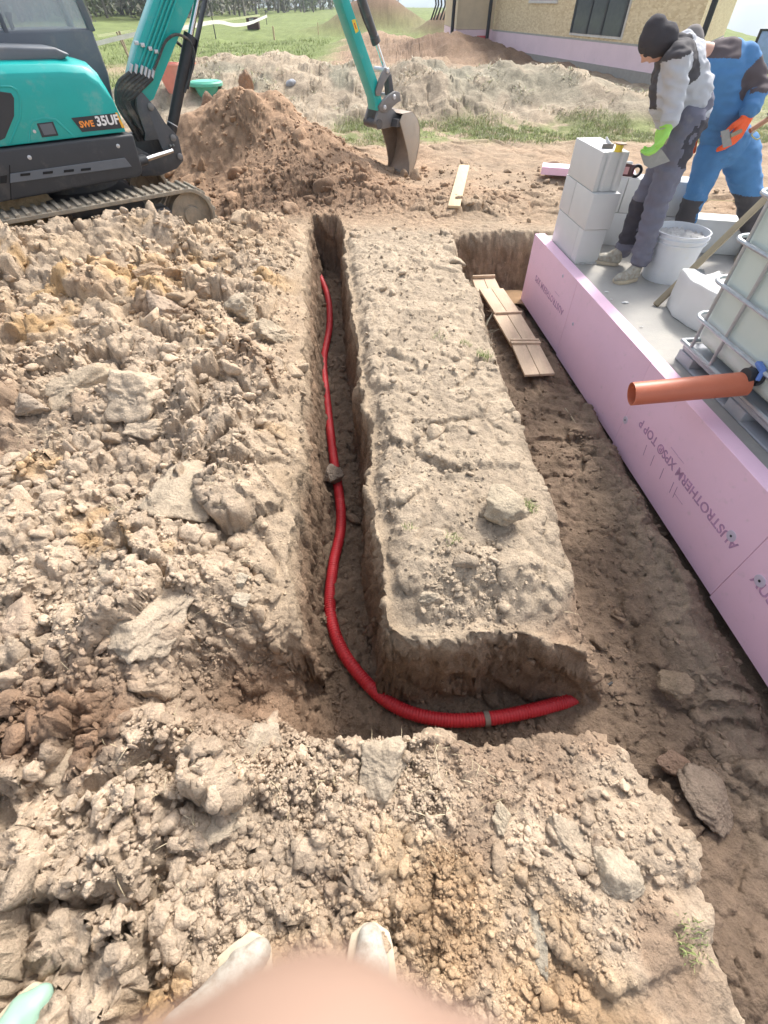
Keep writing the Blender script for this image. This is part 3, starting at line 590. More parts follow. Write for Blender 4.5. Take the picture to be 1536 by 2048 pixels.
# ================================================================== mortar bucket
bc = Vector((2.27, 3.93, -.012)); bk_ = thing('mortar_bucket', 'white plastic bucket full of grey mortar, smeared on the outside', 'bucket', bc)
rb, rt, hb = .158, .200, .345
mb = MB(); mb.lathe(bc, [(.001, .002), (rb, 0), (rb + .003, .006), (rt - .012, hb - .075), (rt - .002, hb - .073), (rt - .002, hb - .064), (rt - .010, hb - .062), (rt - .008, hb - .040), (rt + .004, hb - .038), (rt + .004, hb - .030), (rt - .006, hb - .028), (rt - .004, hb - .004), (rt + .003, hb), (rt - .008, hb + .001), (rt - .012, hb - .06), (rb - .01, .01)], 48, caps=False)
mb.build('pail', M_WBUCK, bk_, smooth=True)
n_ = 40; Vm = []; Fm = []
for i in range(n_ + 1):
    for j in range(n_ + 1):
        a = (i / n_ * 2 - 1); b_ = (j / n_ * 2 - 1); rr_ = max(abs(a), abs(b_)); L_ = math.hypot(a, b_) or 1; q = rr_ / L_; xx, yy_ = a * q * (rt - .012), b_ * q * (rt - .012)
        zz = hb - .045 + .022 * mnoise.noise(Vector((xx * 25, yy_ * 25, 3))) + .018 * mnoise.noise(Vector((xx * 70, yy_ * 40, 7))) + .02 * (1 - rr_)
        Vm.append((bc.x + xx, bc.y + yy_, bc.z + zz))
for i in range(n_):
    for j in range(n_): k = i * (n_ + 1) + j; Fm.append((k, k + n_ + 1, k + n_ + 2, k + 1))
mesh_obj('mortar', Vm, Fm, M_MORT, bk_, smooth=True)
mb = MB(); hp = [bc + Vector((math.cos(t) * (rt + .006), math.sin(t) * (rt + .006), hb - .05 - .11 * math.sin((t - R(-35)) / R(180) * math.pi))) for t in np.linspace(R(-35), R(145), 20)]
mb.tube(hp, .003, 6); mb.build('handle', M_WBUCK, bk_, smooth=True)
# ================================================================== prop and water tank
pa = gr(1308, 613, -.012); dr = (Vector((2.62, 3.66, .66)) - pa).normalized()
mb = MB(); mb.bar(pa + dr * .012, pa + dr * 1.45, .042, .030, Vector((0, -.3, 1))); pr = mb.build('timber_prop', M_STICK, bevel=.004); tag(pr, 'grey weathered timber batten leaning against the water tank', 'batten')
IX = XN; IY = -XD
ib = Vector((1.825, 2.66, -.012)); IL, IW = 1.20, 1.0        # far left corner of the pallet; runs towards the camera along XD
ic = lambda s, o, z: ib + XD * s + XN * o + up_ * z
tank = thing('water_tank', 'square milky plastic water tank in a galvanised cage on a pallet', 'tank', ic(.6, .5, 0))
mb = MB(); cc = ic(IL / 2, IW / 2, .60); mb.box(cc, IW - .028, IL - .028, .94, XN, XD, up_); mb.build('bottle', M_HDPE, tank, bevel=.10, seg=5, ang=60)
mb = MB(); mb.lathe(ic(.6, .5, 1.075), [(.12, 0), (.12, .03), (.11, .04), (.001, .04)], 24); mb.build('lid', mat('red_lid', (.5, .05, .05), .5), tank, smooth=True)
# pallet
mb = MB()
for s in (.08, .6, 1.12):
    for o in (.08, .5, .92): mb.box(ic(s, o, .035), .15, .15, .07, XN, XD, up_)
for o in (.08, .5, .92): mb.box(ic(.6, o, .008), .15, 1.2, .016, XN, XD, up_)
mb.build('pallet_foot', M_PALP, tank, bevel=.02, seg=2)
mb = MB(); mb.box(ic(.6, .5, .088), .98, 1.18, .035, XN, XD, up_); mb.build('pallet_tray', M_PALP, tank, bevel=.012)
mb = MB(); mb.tube([ic(.0, .0, .12), ic(1.2, .0, .12), ic(1.2, 1.0, .12), ic(.0, 1.0, .12), ic(.0, .0, .12)], .014, 8); mb.build('base_frame', M_GALV, tank, smooth=True)
def ring(z, r=.011):
    c_ = .07; P_ = []
    for (s, o, t0) in ((c_, c_, 180), (IL - c_, c_, 0), (IL - c_, IW - c_, 0), (c_, IW - c_, 0)): pass
    for (s, o, q0) in ((c_, c_, (math.pi, 1.5 * math.pi)), (IL - c_, c_, (1.5 * math.pi, 2 * math.pi)), (IL - c_, IW - c_, (0, .5 * math.pi)), (c_, IW - c_, (.5 * math.pi, math.pi))):
        for t in np.linspace(q0[0], q0[1], 6): P_.append(ic(s + (c_ + .012) * math.cos(t), o + (c_ + .012) * math.sin(t), z))
    P_.append(P_[0]); m_ = MB(); m_.tube(P_, r, 8); return m_.build('cage_ring', M_GALV, tank, smooth=True)
for z in (.285, .485, .69, .89, 1.08): ring(z)
def upright(s, o):
    m_ = MB(); m_.tube([ic(s, o, .12), ic(s, o, 1.09)], .0095, 8); m_.build('cage_bar', M_GALV, tank, smooth=True)
for s in (.10, .30, .84, 1.06): upright(s, -.004)
for s in (.10, .35, .6, .85, 1.1): upright(s, 1.004)
for o in (.12, .37, .63, .88): upright(-.004, o); upright(1.204, o)
vp = ic(.60, .06, .245)
mb = MB(); mb.lathe(vp, [(.045, 0), (.045, .05), (.052, .052), (.052, .075), (.040, .077), (.040, .12), (.03, .122)], 20, -XN); mb.build('outlet_valve', M_BLK, tank, smooth=True)
mb = MB(); hp = vp - XN * .065 + up_ * .055; mb.bar(hp + XD * -.03, hp + XD * .035 - XN * .01 - up_ * .01, .03, .022); mb.bar(hp + XD * .03 - XN * .008, hp + XD * .055 - XN * .03 - up_ * .05, .022, .016); mb.build('valve_handle', M_BLUEP, tank, bevel=.006)
# printed warning panel
q0 = ic(.62, -.016, .44); pn = MB(); pn.box(ic(.76, -.016, .52), .004, .22, .24, XN, XD, up_); pl_ = pn.build('warning_panel', M_STKR, tank)
pn = MB()
for i in range(3):
    for j in range(2): pn.box(ic(.675 + .068 * j + .0, -.0185, .61 - .058 * i - .02), .002, .05, .046, XN, XD, up_)
pn.build('pictogram_field', M_STKW, pl_)
pn = MB()
for i in range(3):
    for j in range(2):
        c_ = ic(.675 + .068 * j, -.0200, .61 - .058 * i - .02); pn.lathe(c_ + XD * -.008 + up_ * .006, [(.008, 0), (.008, .001)], 10, -XN); pn.bar(c_ + XD * -.01 - up_ * .004, c_ + XD * .012 - up_ * .012, .010, .0012, XN)
pn.build('pictogram', M_STKB, pl_)
pn = MB(); pn.box(ic(.82, -.0185, .575), .002, .06, .10, XN, XD, up_); pn.build('orange_field', M_STKO, pl_)
# orange drain pipe resting on the wall, pushed on the valve
a_ = ic(.60, -.02, .20); b_ = at(1263, 788, 2.09); dp = (b_ - a_); pipe = thing('drain_pipe', 'orange-brown plastic drain pipe lying across the pink wall from the tank valve', 'pipe', b_)
L_ = dp.length; mb = MB(); mb.lathe(a_, [(.050, .0), (.060, .004), (.060, L_), (.0565, L_), (.0565, .02), (.046, .01)], 48, dp.normalized(), caps=False); mb.build('tube_wall', M_PVC, pipe, smooth=True)
# ================================================================== red conduit in the trench
cp = [(-.86, 6.0, -.55), (-.81, 5.78, -.60), (-.62, 5.13, -.66), (-.54, 4.43, -.66), (-.54, 3.77, -.66), (-.46, 3.15, -.66), (-.37, 2.54, -.66), (-.285, 2.04, -.655), (-.265, 1.79, -.66), (-.29, 1.53, -.66), (-.285, 1.24, -.66), (-.21, 1.02, -.66), (-.07, .84, -.66), (.07, .735, -.66), (.25, .685, -.655), (.45, .685, -.65), (.66, .72, -.65), (.83, .765, -.66), (.95, .80, -.655), (.99, .815, -.652)]
def catmull(P, step):
    P = [Vector(p) for p in P]; P = [P[0] * 2 - P[1]] + P + [P[-1] * 2 - P[-2]]; o = []
    for i in range(1, len(P) - 2):
        n = max(2, int((P[i + 1] - P[i]).length / step))
        for k in range(n):
            t = k / n; o.append(.5 * ((2 * P[i]) + (P[i + 1] - P[i - 1]) * t + (2 * P[i - 1] - 5 * P[i] + 4 * P[i + 1] - P[i + 2]) * t * t + (3 * P[i] - P[i - 1] - 3 * P[i + 1] + P[i + 2]) * t ** 3))
    o.append(P[-2]); return o
path = catmull(cp, .0034)
con = thing('cable_conduit', 'red corrugated cable conduit snaking along the bottom of the narrow trench', 'conduit', (0, .7, -.69))
mb = MB(); mb.tube(path, .031, 14, rf=lambda i, n: (.0318 if (i % 4) in (0, 1) else .0294) * min(1, (n - i) / 60 + .25)); mb.build('ribbed_sleeve', M_RED, con, smooth=True)
mb = MB(); mb.tube([Vector((.97, .81, -.652)), Vector((1.03, .825, -.645)), Vector((1.075, .85, -.65))], .006, 6); mb.build('pull_cord', M_RUB, con, smooth=True)
k0 = min(range(len(path)), key=lambda i: (path[i] - Vector((.46, .69, -.655))).length)
mb = MB(); mb.tube(path[k0 - 4:k0 + 4], .034, 14); mb.build('tape_band', mat('dusty_tape', (.20, .16, .13), .7), con, smooth=True)
# ================================================================== boards in the pit, plank on the soil
fw = [((.93, 5.08), (1.17, 5.10), (.945, 4.76), (1.205, 4.78), .02), ((.955, 4.76), (1.20, 4.76), (1.05, 4.22), (1.29, 4.24), .045), ((1.02, 4.24), (1.28, 4.25), (1.10, 3.72), (1.35, 3.72), .02), ((1.10, 3.74), (1.34, 3.74), (1.13, 3.29), (1.38, 3.31), .0)]
fl_ = ['farthest formwork panel in the pit, pale, by the muddy puddle', 'second formwork panel from the far end of the pit, beside a tuft of dry grass', 'third formwork panel in the pit, two boards with a batten at its near end', 'nearest formwork panel in the pit, its left board with a dark knot']
for i, (A, B, Cc, D, lift) in enumerate(fw):
    z0 = -.535 + lift; A, B, Cc, D = [Vector((p[0], p[1], z0 + (.03 if k < 2 else 0))) for k, p in enumerate((A, B, Cc, D))]
    t = thing('formwork_panel', fl_[i], 'panel', (A + B + Cc + D) / 4, 'formwork panels lying in a row in the pit')
    for k in range(2):
        p = A.lerp(B, .5 * k + .008); q = A.lerp(B, .5 * k + .492); r2 = Cc.lerp(D, .5 * k + .492); s2 = Cc.lerp(D, .5 * k + .008)
        mb = MB(); mb.prism([p, q, r2, s2], Vector((0, 0, 0)), Vector((0, 0, .020 + .002 * k))); mb.build('board', M_WOODP, t, bevel=.0025)
    e0, e1 = (Cc, D) if i in (0, 1, 2) else (A, B)
    mb = MB(); mb.bar(e0 + Vector((-.005, .025, .035)), e1 + Vector((.0, .025, .035)), .05 if i == 2 else .022, .022); mb.build('batten', M_WOODP, t, bevel=.003)
    if i == 0: mb = MB(); mb.bar(A + Vector((0, -.01, .035)), B + Vector((0, -.01, .035)), .02, .03); mb.build('batten', M_WOODP, t, bevel=.003)
a_, b_ = gr(907, 420, -.10), gr(928, 340, -.10); mb = MB(); mb.bar(a_ + up_ * .03, b_ + up_ * .05, .14, .025); tag(mb.build('plank', M_WOOD, bevel=.003), 'single pale plank lying on the soil right of the trench end', 'plank')
# water in the pit
Vw = []; pc = gr(1030, 590, -.60)
mb = MB(); mb.prism([pc + Vector((.24 * math.cos(t) * (1 + .2 * math.sin(3 * t)), .17 * math.sin(t), -.02)) for t in np.linspace(0, 2 * math.pi, 24, endpoint=False)], Vector((0, 0, 0)), Vector((0, 0, .004)))
tag(mb.build('puddle', mat('muddy_water', (.33, .22, .13), .12, var=.1)), kind='structure')
# thin rod on the pit floor
a_, b_ = gr(1113, 805, -.60), gr(1160, 868, -.60); mb = MB(); mb.tube([a_ + up_ * .03, (a_ + b_) / 2 + up_ * .035, b_ + up_ * .02], .006, 6); tag(mb.build('rod', M_STICK, smooth=True), 'thin brown stick lying in the pit next to the pink wall', 'stick')
# ================================================================== excavator
EA = R(38); EF = Vector((math.cos(EA), math.sin(EA), 0)); ER = Vector((math.sin(EA), -math.cos(EA), 0)); EM = Vector((-3.16, 5.70, -.28))
def L3(a, b, z): return EM + EF * a + ER * b + up_ * z
def LP(px, py, b):
    p = on_plane(px, py, EM + ER * b, ER) - EM; return (p.dot(EF), p.z)
ex = thing('mini_excavator', 'teal and black tracked mini excavator standing behind the clods, its bucket on the ground', 'excavator', EM)
def sheet(poly, b0, b1, name, mt, parent=ex, bevel=.006, seg=2, ang=35):
    mb = MB(); mb.prism([L3(a, b0, z) for a, z in poly], Vector((0, 0, 0)), ER * (b1 - b0)); return mb.build(name, mt, parent, bevel=bevel, seg=seg, ang=ang)
def stad(a0, a1, z0, z1, n=14):
    r = (z1 - z0) / 2; zc = (z0 + z1) / 2
    return [(a1 - r + r * math.cos(t), zc + r * math.sin(t)) for t in np.linspace(-math.pi / 2, math.pi / 2, n)] + [(a0 + r + r * math.cos(t), zc + r * math.sin(t)) for t in np.linspace(math.pi / 2, 1.5 * math.pi, n)]
for side in (1, -1):
    b0, b1 = (.53, .83) if side > 0 else (-.83, -.53)
    o_ = stad(-1.06, 1.06, 0, .50); i_ = stad(-1.025, 1.025, .035, .465)
    mb = MB(); k = len(o_); vs = [L3(a, b, z) for a, z in o_ for b in (b0, b1)] + [L3(a, b, z) for a, z in i_ for b in (b0, b1)]
    fs = []
    for j in range(k):
        n1_ = (j + 1) % k; fs += [(2 * j, 2 * n1_, 2 * n1_ + 1, 2 * j + 1), (2 * k + 2 * j, 2 * k + 2 * j + 1, 2 * k + 2 * n1_ + 1, 2 * k + 2 * n1_), (2 * j, 2 * j + 2 * k, 2 * n1_ + 2 * k, 2 * n1_), (2 * j + 1, 2 * n1_ + 1, 2 * n1_ + 2 * k + 1, 2 * j + 2 * k + 1)]
    mb.add(vs, fs)
    # grouser bars all round
    per = []; pts_ = o_ + [o_[0]]; acc = 0
    for j in range(len(pts_) - 1):
        A = Vector(pts_[j]); B = Vector(pts_[j + 1]); d = (B - A).length; 
        while acc < d:
            p = A.lerp(B, acc / d); tdir = (B - A).normalized(); per.append((p, tdir)); acc += .085
        acc -= d
    for p, tdir in per:
        nrm = Vector((tdir.y, -tdir.x)); Tw = EF * tdir.x + up_ * tdir.y; Nw = EF * nrm.x + up_ * nrm.y
        mb.box(L3(p.x, (b0 + b1) / 2, p.y) + Nw * .008, .036, .285, .026, Tw, ER, Nw)
    tr_ = mb.build('track', M_TRK, ex, bevel=.004, seg=1)
    def wheel(nm, a, z, r, m_=M_STEEL):
        mb = MB(); A_ = ER * side; mb.lathe(L3(a, b0 + .04 if side > 0 else b1 - .04, z), [(r, .0), (r, .03), (r * .93, .04), (r * .93, .15), (r, .16), (r, .19), (r * .8, .20), (r * .45, .20), (r * .40, .225), (.001, .225)], 28, A_, caps=False); mb.build(nm, m_, ex, smooth=True)
    wheel('idler', .83, .25, .205, M_TRK); wheel('sprocket', -.82, .25, .20)
    for a in (-.45, -.15, .15, .45): wheel('roller', a, .12, .085)
    sheet([(-.75, .16), (.62, .16), (.70, .25), (.60, .36), (-.70, .36)], b0 + .05, b1 - .07, 'track_frame', M_STEEL)
sheet([(-.5, .2), (.5, .2), (.4, .50), (-.4, .50)], -.55, .55, 'undercarriage', M_STEEL)
mb = MB(); mb.lathe(L3(0, 0, .46), [(.38, 0), (.38, .16)], 32); mb.build('turntable', M_STEEL, ex)
# skirt
sk = [(-1.0, .94), (.52, .94), (.505, .66), (.46, .615), (-1.0, .585), (-1.12, .7), (-1.12, .9)]
mb = MB(); mb.prism([L3(a, -.70, z) for a, z in sk], Vector((0, 0, 0)), ER * 1.36)
skirt = mb.build('skirt', M_BLK, ex, bevel=.02, seg=3)
def skp(px, py, off=.003): a, z = LP(px, py, .66); return L3(a, .66 + off, z)
mb = MB(); mb.prism([skp(20, 347), (skp(249, 315)), skp(263, 333), skp(20, 366)], Vector((0, 0, 0)), ER * .008); mb.build('facet_panel', M_GREYP, skirt, bevel=.003, seg=1)
for px, py in ((59, 315), (236, 292)):
    mb = MB(); mb.lathe(skp(px, py, -.002), [(.016, 0), (.016, .006), (.008, .010), (.001, .010)], 16, ER, caps=False); mb.build('bolt', M_LATCH, skirt, smooth=True)
for px in (50, 95, 137, 171):
    py = 345 - (px - 50) * .085; mb = MB(); mb.prism([skp(px - 10, py + 2, .012), skp(px + 10, py, .012), skp(px + 10, py + 5, .012), skp(px - 10, py + 7, .012)], Vector((0, 0, 0)), ER * .003); mb.build('slot', mat('slot_black', (.012, .012, .012), .9), skirt)
mb = MB(); mb.prism([skp(0, 352), skp(14, 350), skp(13, 366), skp(0, 367)], Vector((0, 0, 0)), ER * .002); mb.build('slot', mat('slot_dark', (.012, .012, .012), .9), skirt)
mb = MB(); mb.prism([skp(18, 330, .001), skp(20, 330, .001), skp(23, 400, .001), skp(21, 400, .001)], Vector((0, 0, 0)), ER * .003); mb.build('panel_gap', mat('gap_black', (.01, .01, .01), .9), skirt)
# hood with its rounded shoulder
hp_ = [(-1.0, .95)] + [(.47, .955), (.468, 1.08), (.463, 1.19), (.452, 1.28), (.43, 1.36), (.385, 1.415), (.30, 1.442), (.11, 1.468), (-.28, 1.48), (-1.0, 1.44), (-1.1, 1.38), (-1.13, 1.2), (-1.1, 1.0)]
bs = [-.02, .2, .38, .50, .575, .612, .62]; ins = [.0, .0, .0, .012, .035, .07, .10]
c0 = np.array([-.33, 1.0]); V_ = []; 
for b_, q in zip(bs, ins):
    for a, z in hp_:
        fz = max(0, (z - 1.15) / .33); V_.append(L3(a - q * 1.1 * (1 if a > .3 else 0) * fz, b_, z - q * fz * 1.35))
k = len(hp_); F_ = [(i * k + j, i * k + (j + 1) % k, (i + 1) * k + (j + 1) % k, (i + 1) * k + j) for i in range(len(bs) - 1) for j in range(k)] + [tuple(range(k))[::-1], tuple(range((len(bs) - 1) * k, len(bs) * k))]
mb = MB(); mb.add(V_, F_); hood = mb.build('hood', M_TEAL, ex, bevel=.006, seg=2, ang=50)
def hpp(px, py, off=.003): a, z = LP(px, py, .62); return L3(a, .62 + off, z)
def patch(name, pxs, mt, off=.001, th=.004, parent=hood, bevel=0):
    mb = MB(); mb.prism([hpp(x, y, off) for x, y in pxs], Vector((0, 0, 0)), ER * th); return mb.build(name, mt, parent, bevel=bevel, seg=1)
patch('vent', [(-60, 181), (0, 183), (22, 186), (28, 196), (28, 232), (10, 276), (0, 281), (-60, 285)], M_BLK, .001, .006, bevel=.003)
patch('raised_rim', [(-60, 170), (22, 171), (36, 178), (42, 192), (43, 236), (22, 288), (18, 288), (39, 235), (38, 193), (33, 182), (21, 175), (-60, 174)], M_TEAL, -.002, .008, bevel=.003)
patch('raised_rim', [(57, 287), (59, 250), (64, 241), (86, 234), (112, 237), (122, 246), (152, 275), (148, 276), (119, 249), (110, 241), (86, 238), (66, 245), (62, 252), (60, 287)], M_TEAL, -.002, .007, bevel=.002)
patch('latch', [(73, 247), (106, 243), (117, 271), (84, 275)], M_BLK, .001, .006, bevel=.003); patch('latch_plate', [(78, 249), (103, 246), (112, 267), (88, 270)], M_GREYP, .006, .003)
mb = MB(); mb.lathe(hpp(69, 263, .0), [(.012, 0), (.012, .006), (.006, .009), (.001, .009)], 14, ER, caps=False); mb.build('lock', M_LATCH, hood, smooth=True)
bdg = patch('badge', [(142, 236), (232, 226), (247, 256), (164, 264)], M_BLK, .002, .003)
patch('badge_flash', [(230, 225), (234, 225), (249, 255), (244, 256)], mat('amber', (.85, .45, .05), .5), .003, .003, bdg)
O_ = hpp(161, 255, .0062); X_ = (hpp(240, 247, .0062) - O_); wd = X_.length; X_.normalize(); Y_ = (up_ - X_ * up_.dot(X_)).normalized(); X_ = X_.copy()
if X_.cross(Y_).dot(ER) < 0: pass
text_mesh('badge_text', 'SWE', wd * .175, O_, X_, Y_, mat('amber_text', (.90, .32, .06), .5), bdg, bold=.002)
text_mesh('badge_text', '35UF', wd * .27, O_ + X_ * (wd * .41), X_, Y_, M_STKW, bdg, bold=.003)
# engine cover and counterweight
sheet([(-1.05, 1.44), (.18, 1.44), (.26, 1.47), (.16, 1.515), (-.2, 1.535), (-1.0, 1.50)], -.10, .52, 'engine_cover', M_GREYP, bevel=.02, seg=3)
sheet([(-1.15, .6), (-.9, .58), (-.9, 1.35), (-1.05, 1.35), (-1.17, 1.2)], -.72, .60, 'counterweight', M_BLK, bevel=.03, seg=3)
# cab
cabp = [(-.95, .95), (.60, .95), (.66, 1.30), (.64, 1.60), (-.95, 1.60)]
cab = sheet(cabp, -.82, -.05, 'cab', M_GREYP, bevel=.02, seg=3)
def frame(pts, w_=.05, b=-.05): 
    mb = MB(); mb.bar(L3(pts[0][0], b - .03, pts[0][1]), L3(pts[1][0], b - .03, pts[1][1]), w_, .06, ER); return mb.build('cab_pillar', M_GREYP, cab, bevel=.01)
for b in (-.05, -.76):
    frame(((.64, 1.58), (.52, 2.45)), .06, b); frame(((-.06, 1.58), (-.06, 2.45)), .035, b); frame(((-.92, 1.58), (-.90, 2.45)), .06, b)
sheet([(-.98, 2.43), (.55, 2.43), (.50, 2.50), (-.95, 2.50)], -.84, -.03, 'cab_roof', M_GREYP, cab, bevel=.02)
for b in (-.075, -.795): sheet([(-.92, 1.60), (.63, 1.60), (.51, 2.43), (-.90, 2.43)], b, b + .005, 'window_pane', M_GLASS, cab, bevel=0)
mb = MB(); mb.prism([L3(.635, -.80, 1.6), L3(.635, -.07, 1.6), L3(.515, -.07, 2.43), L3(.515, -.80, 2.43)], Vector((0, 0, 0)), EF * .005); mb.build('windscreen', M_GLASS, cab)
mb = MB(); mb.box(L3(-.45, -.45, 1.72), .12, .45, .75, EF, ER, up_); mb.box(L3(-.25, -.45, 1.35), .5, .45, .12, EF, ER, up_); mb.build('seat', M_BLK, cab, bevel=.04, seg=3)
for a, b in ((.02, -.22), (.10, -.66)):
    mb = MB(); mb.tube([L3(a, b, 1.45), L3(a, b, 1.64), L3(a + .01, b, 1.70)], .02, 8, rf=lambda i, n: (.012, .014, .028)[i]); mb.build('joystick', M_BLK, cab, smooth=True)
# swing post
sheet([(.50, .56), (.80, .50), (1.0, .54), (1.09, .60), (1.10, .80), (1.0, .93), (.95, 1.05), (.86, 1.17), (.80, 1.17), (.76, 1.05), (.77, .86), (.50, .82)], -.10, .0, 'swing_post', M_STEEL, bevel=.01)
sheet([(.60, .52), (.80, .50), (1.0, .54), (1.09, .60), (1.10, .80), (1.0, .93), (.95, 1.05), (.86, 1.17), (.80, 1.17), (.76, 1.05), (.77, .86), (.74, .80), (.88, .80), (.90, .70), (.74, .66), (.60, .68)], .13, .17, 'swing_post', M_STEEL, bevel=.006)
for a, z in ((1.04, .80), (1.06, .64), (.90, 1.06), (.99, .74), (1.02, .74)):
    mb = MB(); r_2 = .03 if z != .74 else .012; mb.lathe(L3(a, .165, z), [(r_2, 0), (r_2, .018), (r_2 * .6, .024), (.001, .024)], 16, ER, caps=False); mb.build('pivot_pin', M_CASTG, ex, smooth=True)
mb = MB(); mb.tube([L3(.45, .50, .70), L3(.62, .42, .70)], .045, 14); mb.build('swing_cylinder', M_BLK, ex, smooth=True)
mb = MB(); mb.tube([L3(.60, .43, .70), L3(.98, .20, .70)], .024, 14); mb.build('swing_rod', M_CHROME, ex, smooth=True)
sheet([(.45, .60), (.85, .52), (.85, .62), (.45, .90)], -.4, .12, 'swing_housing', M_STEEL)
# boom
bmL = [(.85, 1.17), (.81, 1.30), (.94, 1.48), (1.21, 1.78), (1.72, 2.35), (2.05, 2.62), (2.95, 2.70), (3.02, 2.60), (2.95, 2.50), (2.25, 2.33), (1.61, 1.78), (1.30, 1.47), (.96, 1.11), (.90, 1.09)]
boom = sheet(bmL, -.04, .15, 'boom', M_TEAL, bevel=.008)
Ld = Vector((.27, .30)).normalized()
for k, off in enumerate((.03, .062, .094, .126)):
    P0_ = Vector((.87, 1.36)) + Vector((Ld.y, -Ld.x)) * off; P1_ = P0_ + Ld * 1.25
    mb = MB(); mb.tube([L3(P0_.x, .162, P0_.y), L3(P1_.x, .162, P1_.y)], .0095, 8); mb.build('hydraulic_line', M_TEAL, boom, smooth=True)
for px, py in ((273, 86), (285, 90), (300, 97), (312, 103)):
    a, z = LP(px, py, .17); mb = MB(); mb.box(L3(a, .168, z), .035, .035, .028, EF, ER, up_); mb.build('line_clamp', M_LATCH, boom, bevel=.004)
for k, (px, py) in enumerate(((262, 137), (272, 138), (283, 140), (291, 143), (298, 148), (306, 147))):
    a, z = LP(px, py, .17); mb = MB(); mb.tube([L3(a - .02, .17, z - .03), L3(a + .02, .17, z + .03)], .014, 10); mb.build('hose_fitting', M_LATCH, boom, smooth=True)
    q = L3(a - .02, .17, z - .03); e_ = L3(.66 + .03 * k, .14 - .03 * (k % 3), .92 - .012 * k)
    m1 = L3(.66 + .018 * k, .17, 1.24 - .02 * k); m2 = L3(.60 + .02 * k, .15, 1.10)
    mb = MB(); mb.tube(catmull([q, m1, m2, e_, L3(.72 + .02 * k, .05, .80)], .03), .019, 8); mb.build('hose', M_RUB, ex, smooth=True)
P_ = [LP(px, py, .19) for px, py in ((308, 140), (318, 115), (330, 85), (345, 71), (360, 70), (378, 80), (387, 100), (387, 130), (377, 160), (369, 185))]
mb = MB(); mb.tube(catmull([L3(a, .19, z) for a, z in P_], .03), .0115, 8); mb.build('hose', M_RUB, ex, smooth=True)
P_ = [LP(px, py, -.1) for px, py in ((350, 84), (362, 95), (366, 115), (372, 135))]
mb = MB(); mb.tube(catmull([L3(a, -.05, z) for a, z in P_], .03), .014, 8); mb.build('hose', M_RUB, ex, smooth=True)
# boom cylinder
A_ = L3(1.055, .05, .80); B_ = L3(1.52, .05, 1.54); D_ = (B_ - A_).normalized()
bcy = MB(); bcy.lathe(A_, [(.03, -.02), (.052, .02), (.052, (B_ - A_).length - .06), (.060, (B_ - A_).length - .055), (.060, (B_ - A_).length), (.03, (B_ - A_).length + .005)], 20, D_); bcyl = bcy.build('boom_cylinder', M_BLK, ex, smooth=True)
mb = MB(); mb.tube([B_, B_ + D_ * .95], .027, 14); mb.build('piston_rod', M_CHROME, bcyl, smooth=True)
mb = MB(); mb.bar(A_ + D_ * .42 + EF * .075, A_ + D_ * 1.75 + EF * .085, .10, .012, EF * .8 - up_ * .5); mb.build('rod_guard', M_BLK, bcyl, bevel=.004)
a, z = LP(347, 214, .1); mb = MB(); mb.lathe(L3(1.11, .05, .89), [(.055, 0), (.055, .008)], 20, D_, caps=False); mb.build('tie', M_STKW, bcyl)
# arm
arm = sheet([(2.86, 2.62), (2.80, 2.45), (3.29, 1.77), (3.735, .93), (3.76, .81), (3.84, .80), (3.86, .90), (3.81, 1.06), (3.41, 1.77), (3.10, 2.62)], -.02, .15, 'arm', M_TEAL, bevel=.008)
def armp(px, py, off=.003): a, z = LP(px, py, .15); return L3(a, .15 + off, z)
mb = MB(); mb.prism([armp(703, 40), armp(710, 38), armp(717, 62), armp(711, 67)], Vector((0, 0, 0)), ER * .002); dec = mb.build('warning_decal', M_YEL, arm)
mb = MB(); mb.bar(armp(708, 46, .006), armp(712, 58, .006), .012, .001, ER); mb.build('decal_sign', M_STKR, dec)
a0, z0 = LP(718, -10, .07); a1, z1 = LP(750, 86, .07); a2, z2 = LP(768, 134, .07)
A_ = L3(a0 - .3, .07, z0 + .55); B_ = L3(a1 + .02, .07, z1); C_ = L3(a2 + .01, .07, z2 - .01)
D_ = (B_ - A_).normalized(); Lb = (B_ - A_).length
mb = MB(); mb.lathe(A_, [(.03, 0), (.050, .02), (.050, Lb - .07), (.056, Lb - .065), (.056, Lb), (.03, Lb + .005)], 20, D_); bu = mb.build('bucket_cylinder', M_STEEL, ex, smooth=True)
mb = MB(); mb.tube([B_, C_], .025, 14); mb.build('piston_rod', M_CHROME, bu, smooth=True)
mb = MB(); mb.tube(catmull([armp(712, 0, .03), armp(722, 35, .04), armp(738, 68, .02)], .04), .012, 8); mb.build('hose', M_RUB, ex, smooth=True)
# linkage and bucket
def pl(pxs, b, w_, name, mt, parent=ex, bevel=.005):
    return sheet([LP(x, y, b + w_) for x, y in pxs], b, b + w_, name, mt, parent, bevel)
pl([(772, 135), (779, 139), (782, 146), (770, 165), (764, 184), (762, 192), (753, 192), (752, 183), (757, 165), (764, 147)], .15, .03, 'rocker_link', M_CASTG)
pl([(772, 135), (779, 139), (782, 146), (770, 165), (764, 184), (762, 192), (753, 192), (752, 183), (757, 165), (764, 147)], -.10, .03, 'rocker_link', M_CASTG)
pl([(776, 150), (783, 148), (789, 190), (779, 192)], .02, .10, 'push_link', M_STEEL)
pl([(758, 213), (765, 203), (779, 190), (792, 182), (800, 185), (802, 202), (795, 206), (775, 224), (767, 225), (760, 222)], .13, .05, 'coupler', M_CASTG)
pl([(758, 213), (765, 203), (779, 190), (792, 182), (800, 185), (802, 202), (795, 206), (775, 224), (767, 225), (760, 222)], -.08, .03, 'coupler', M_CASTG)
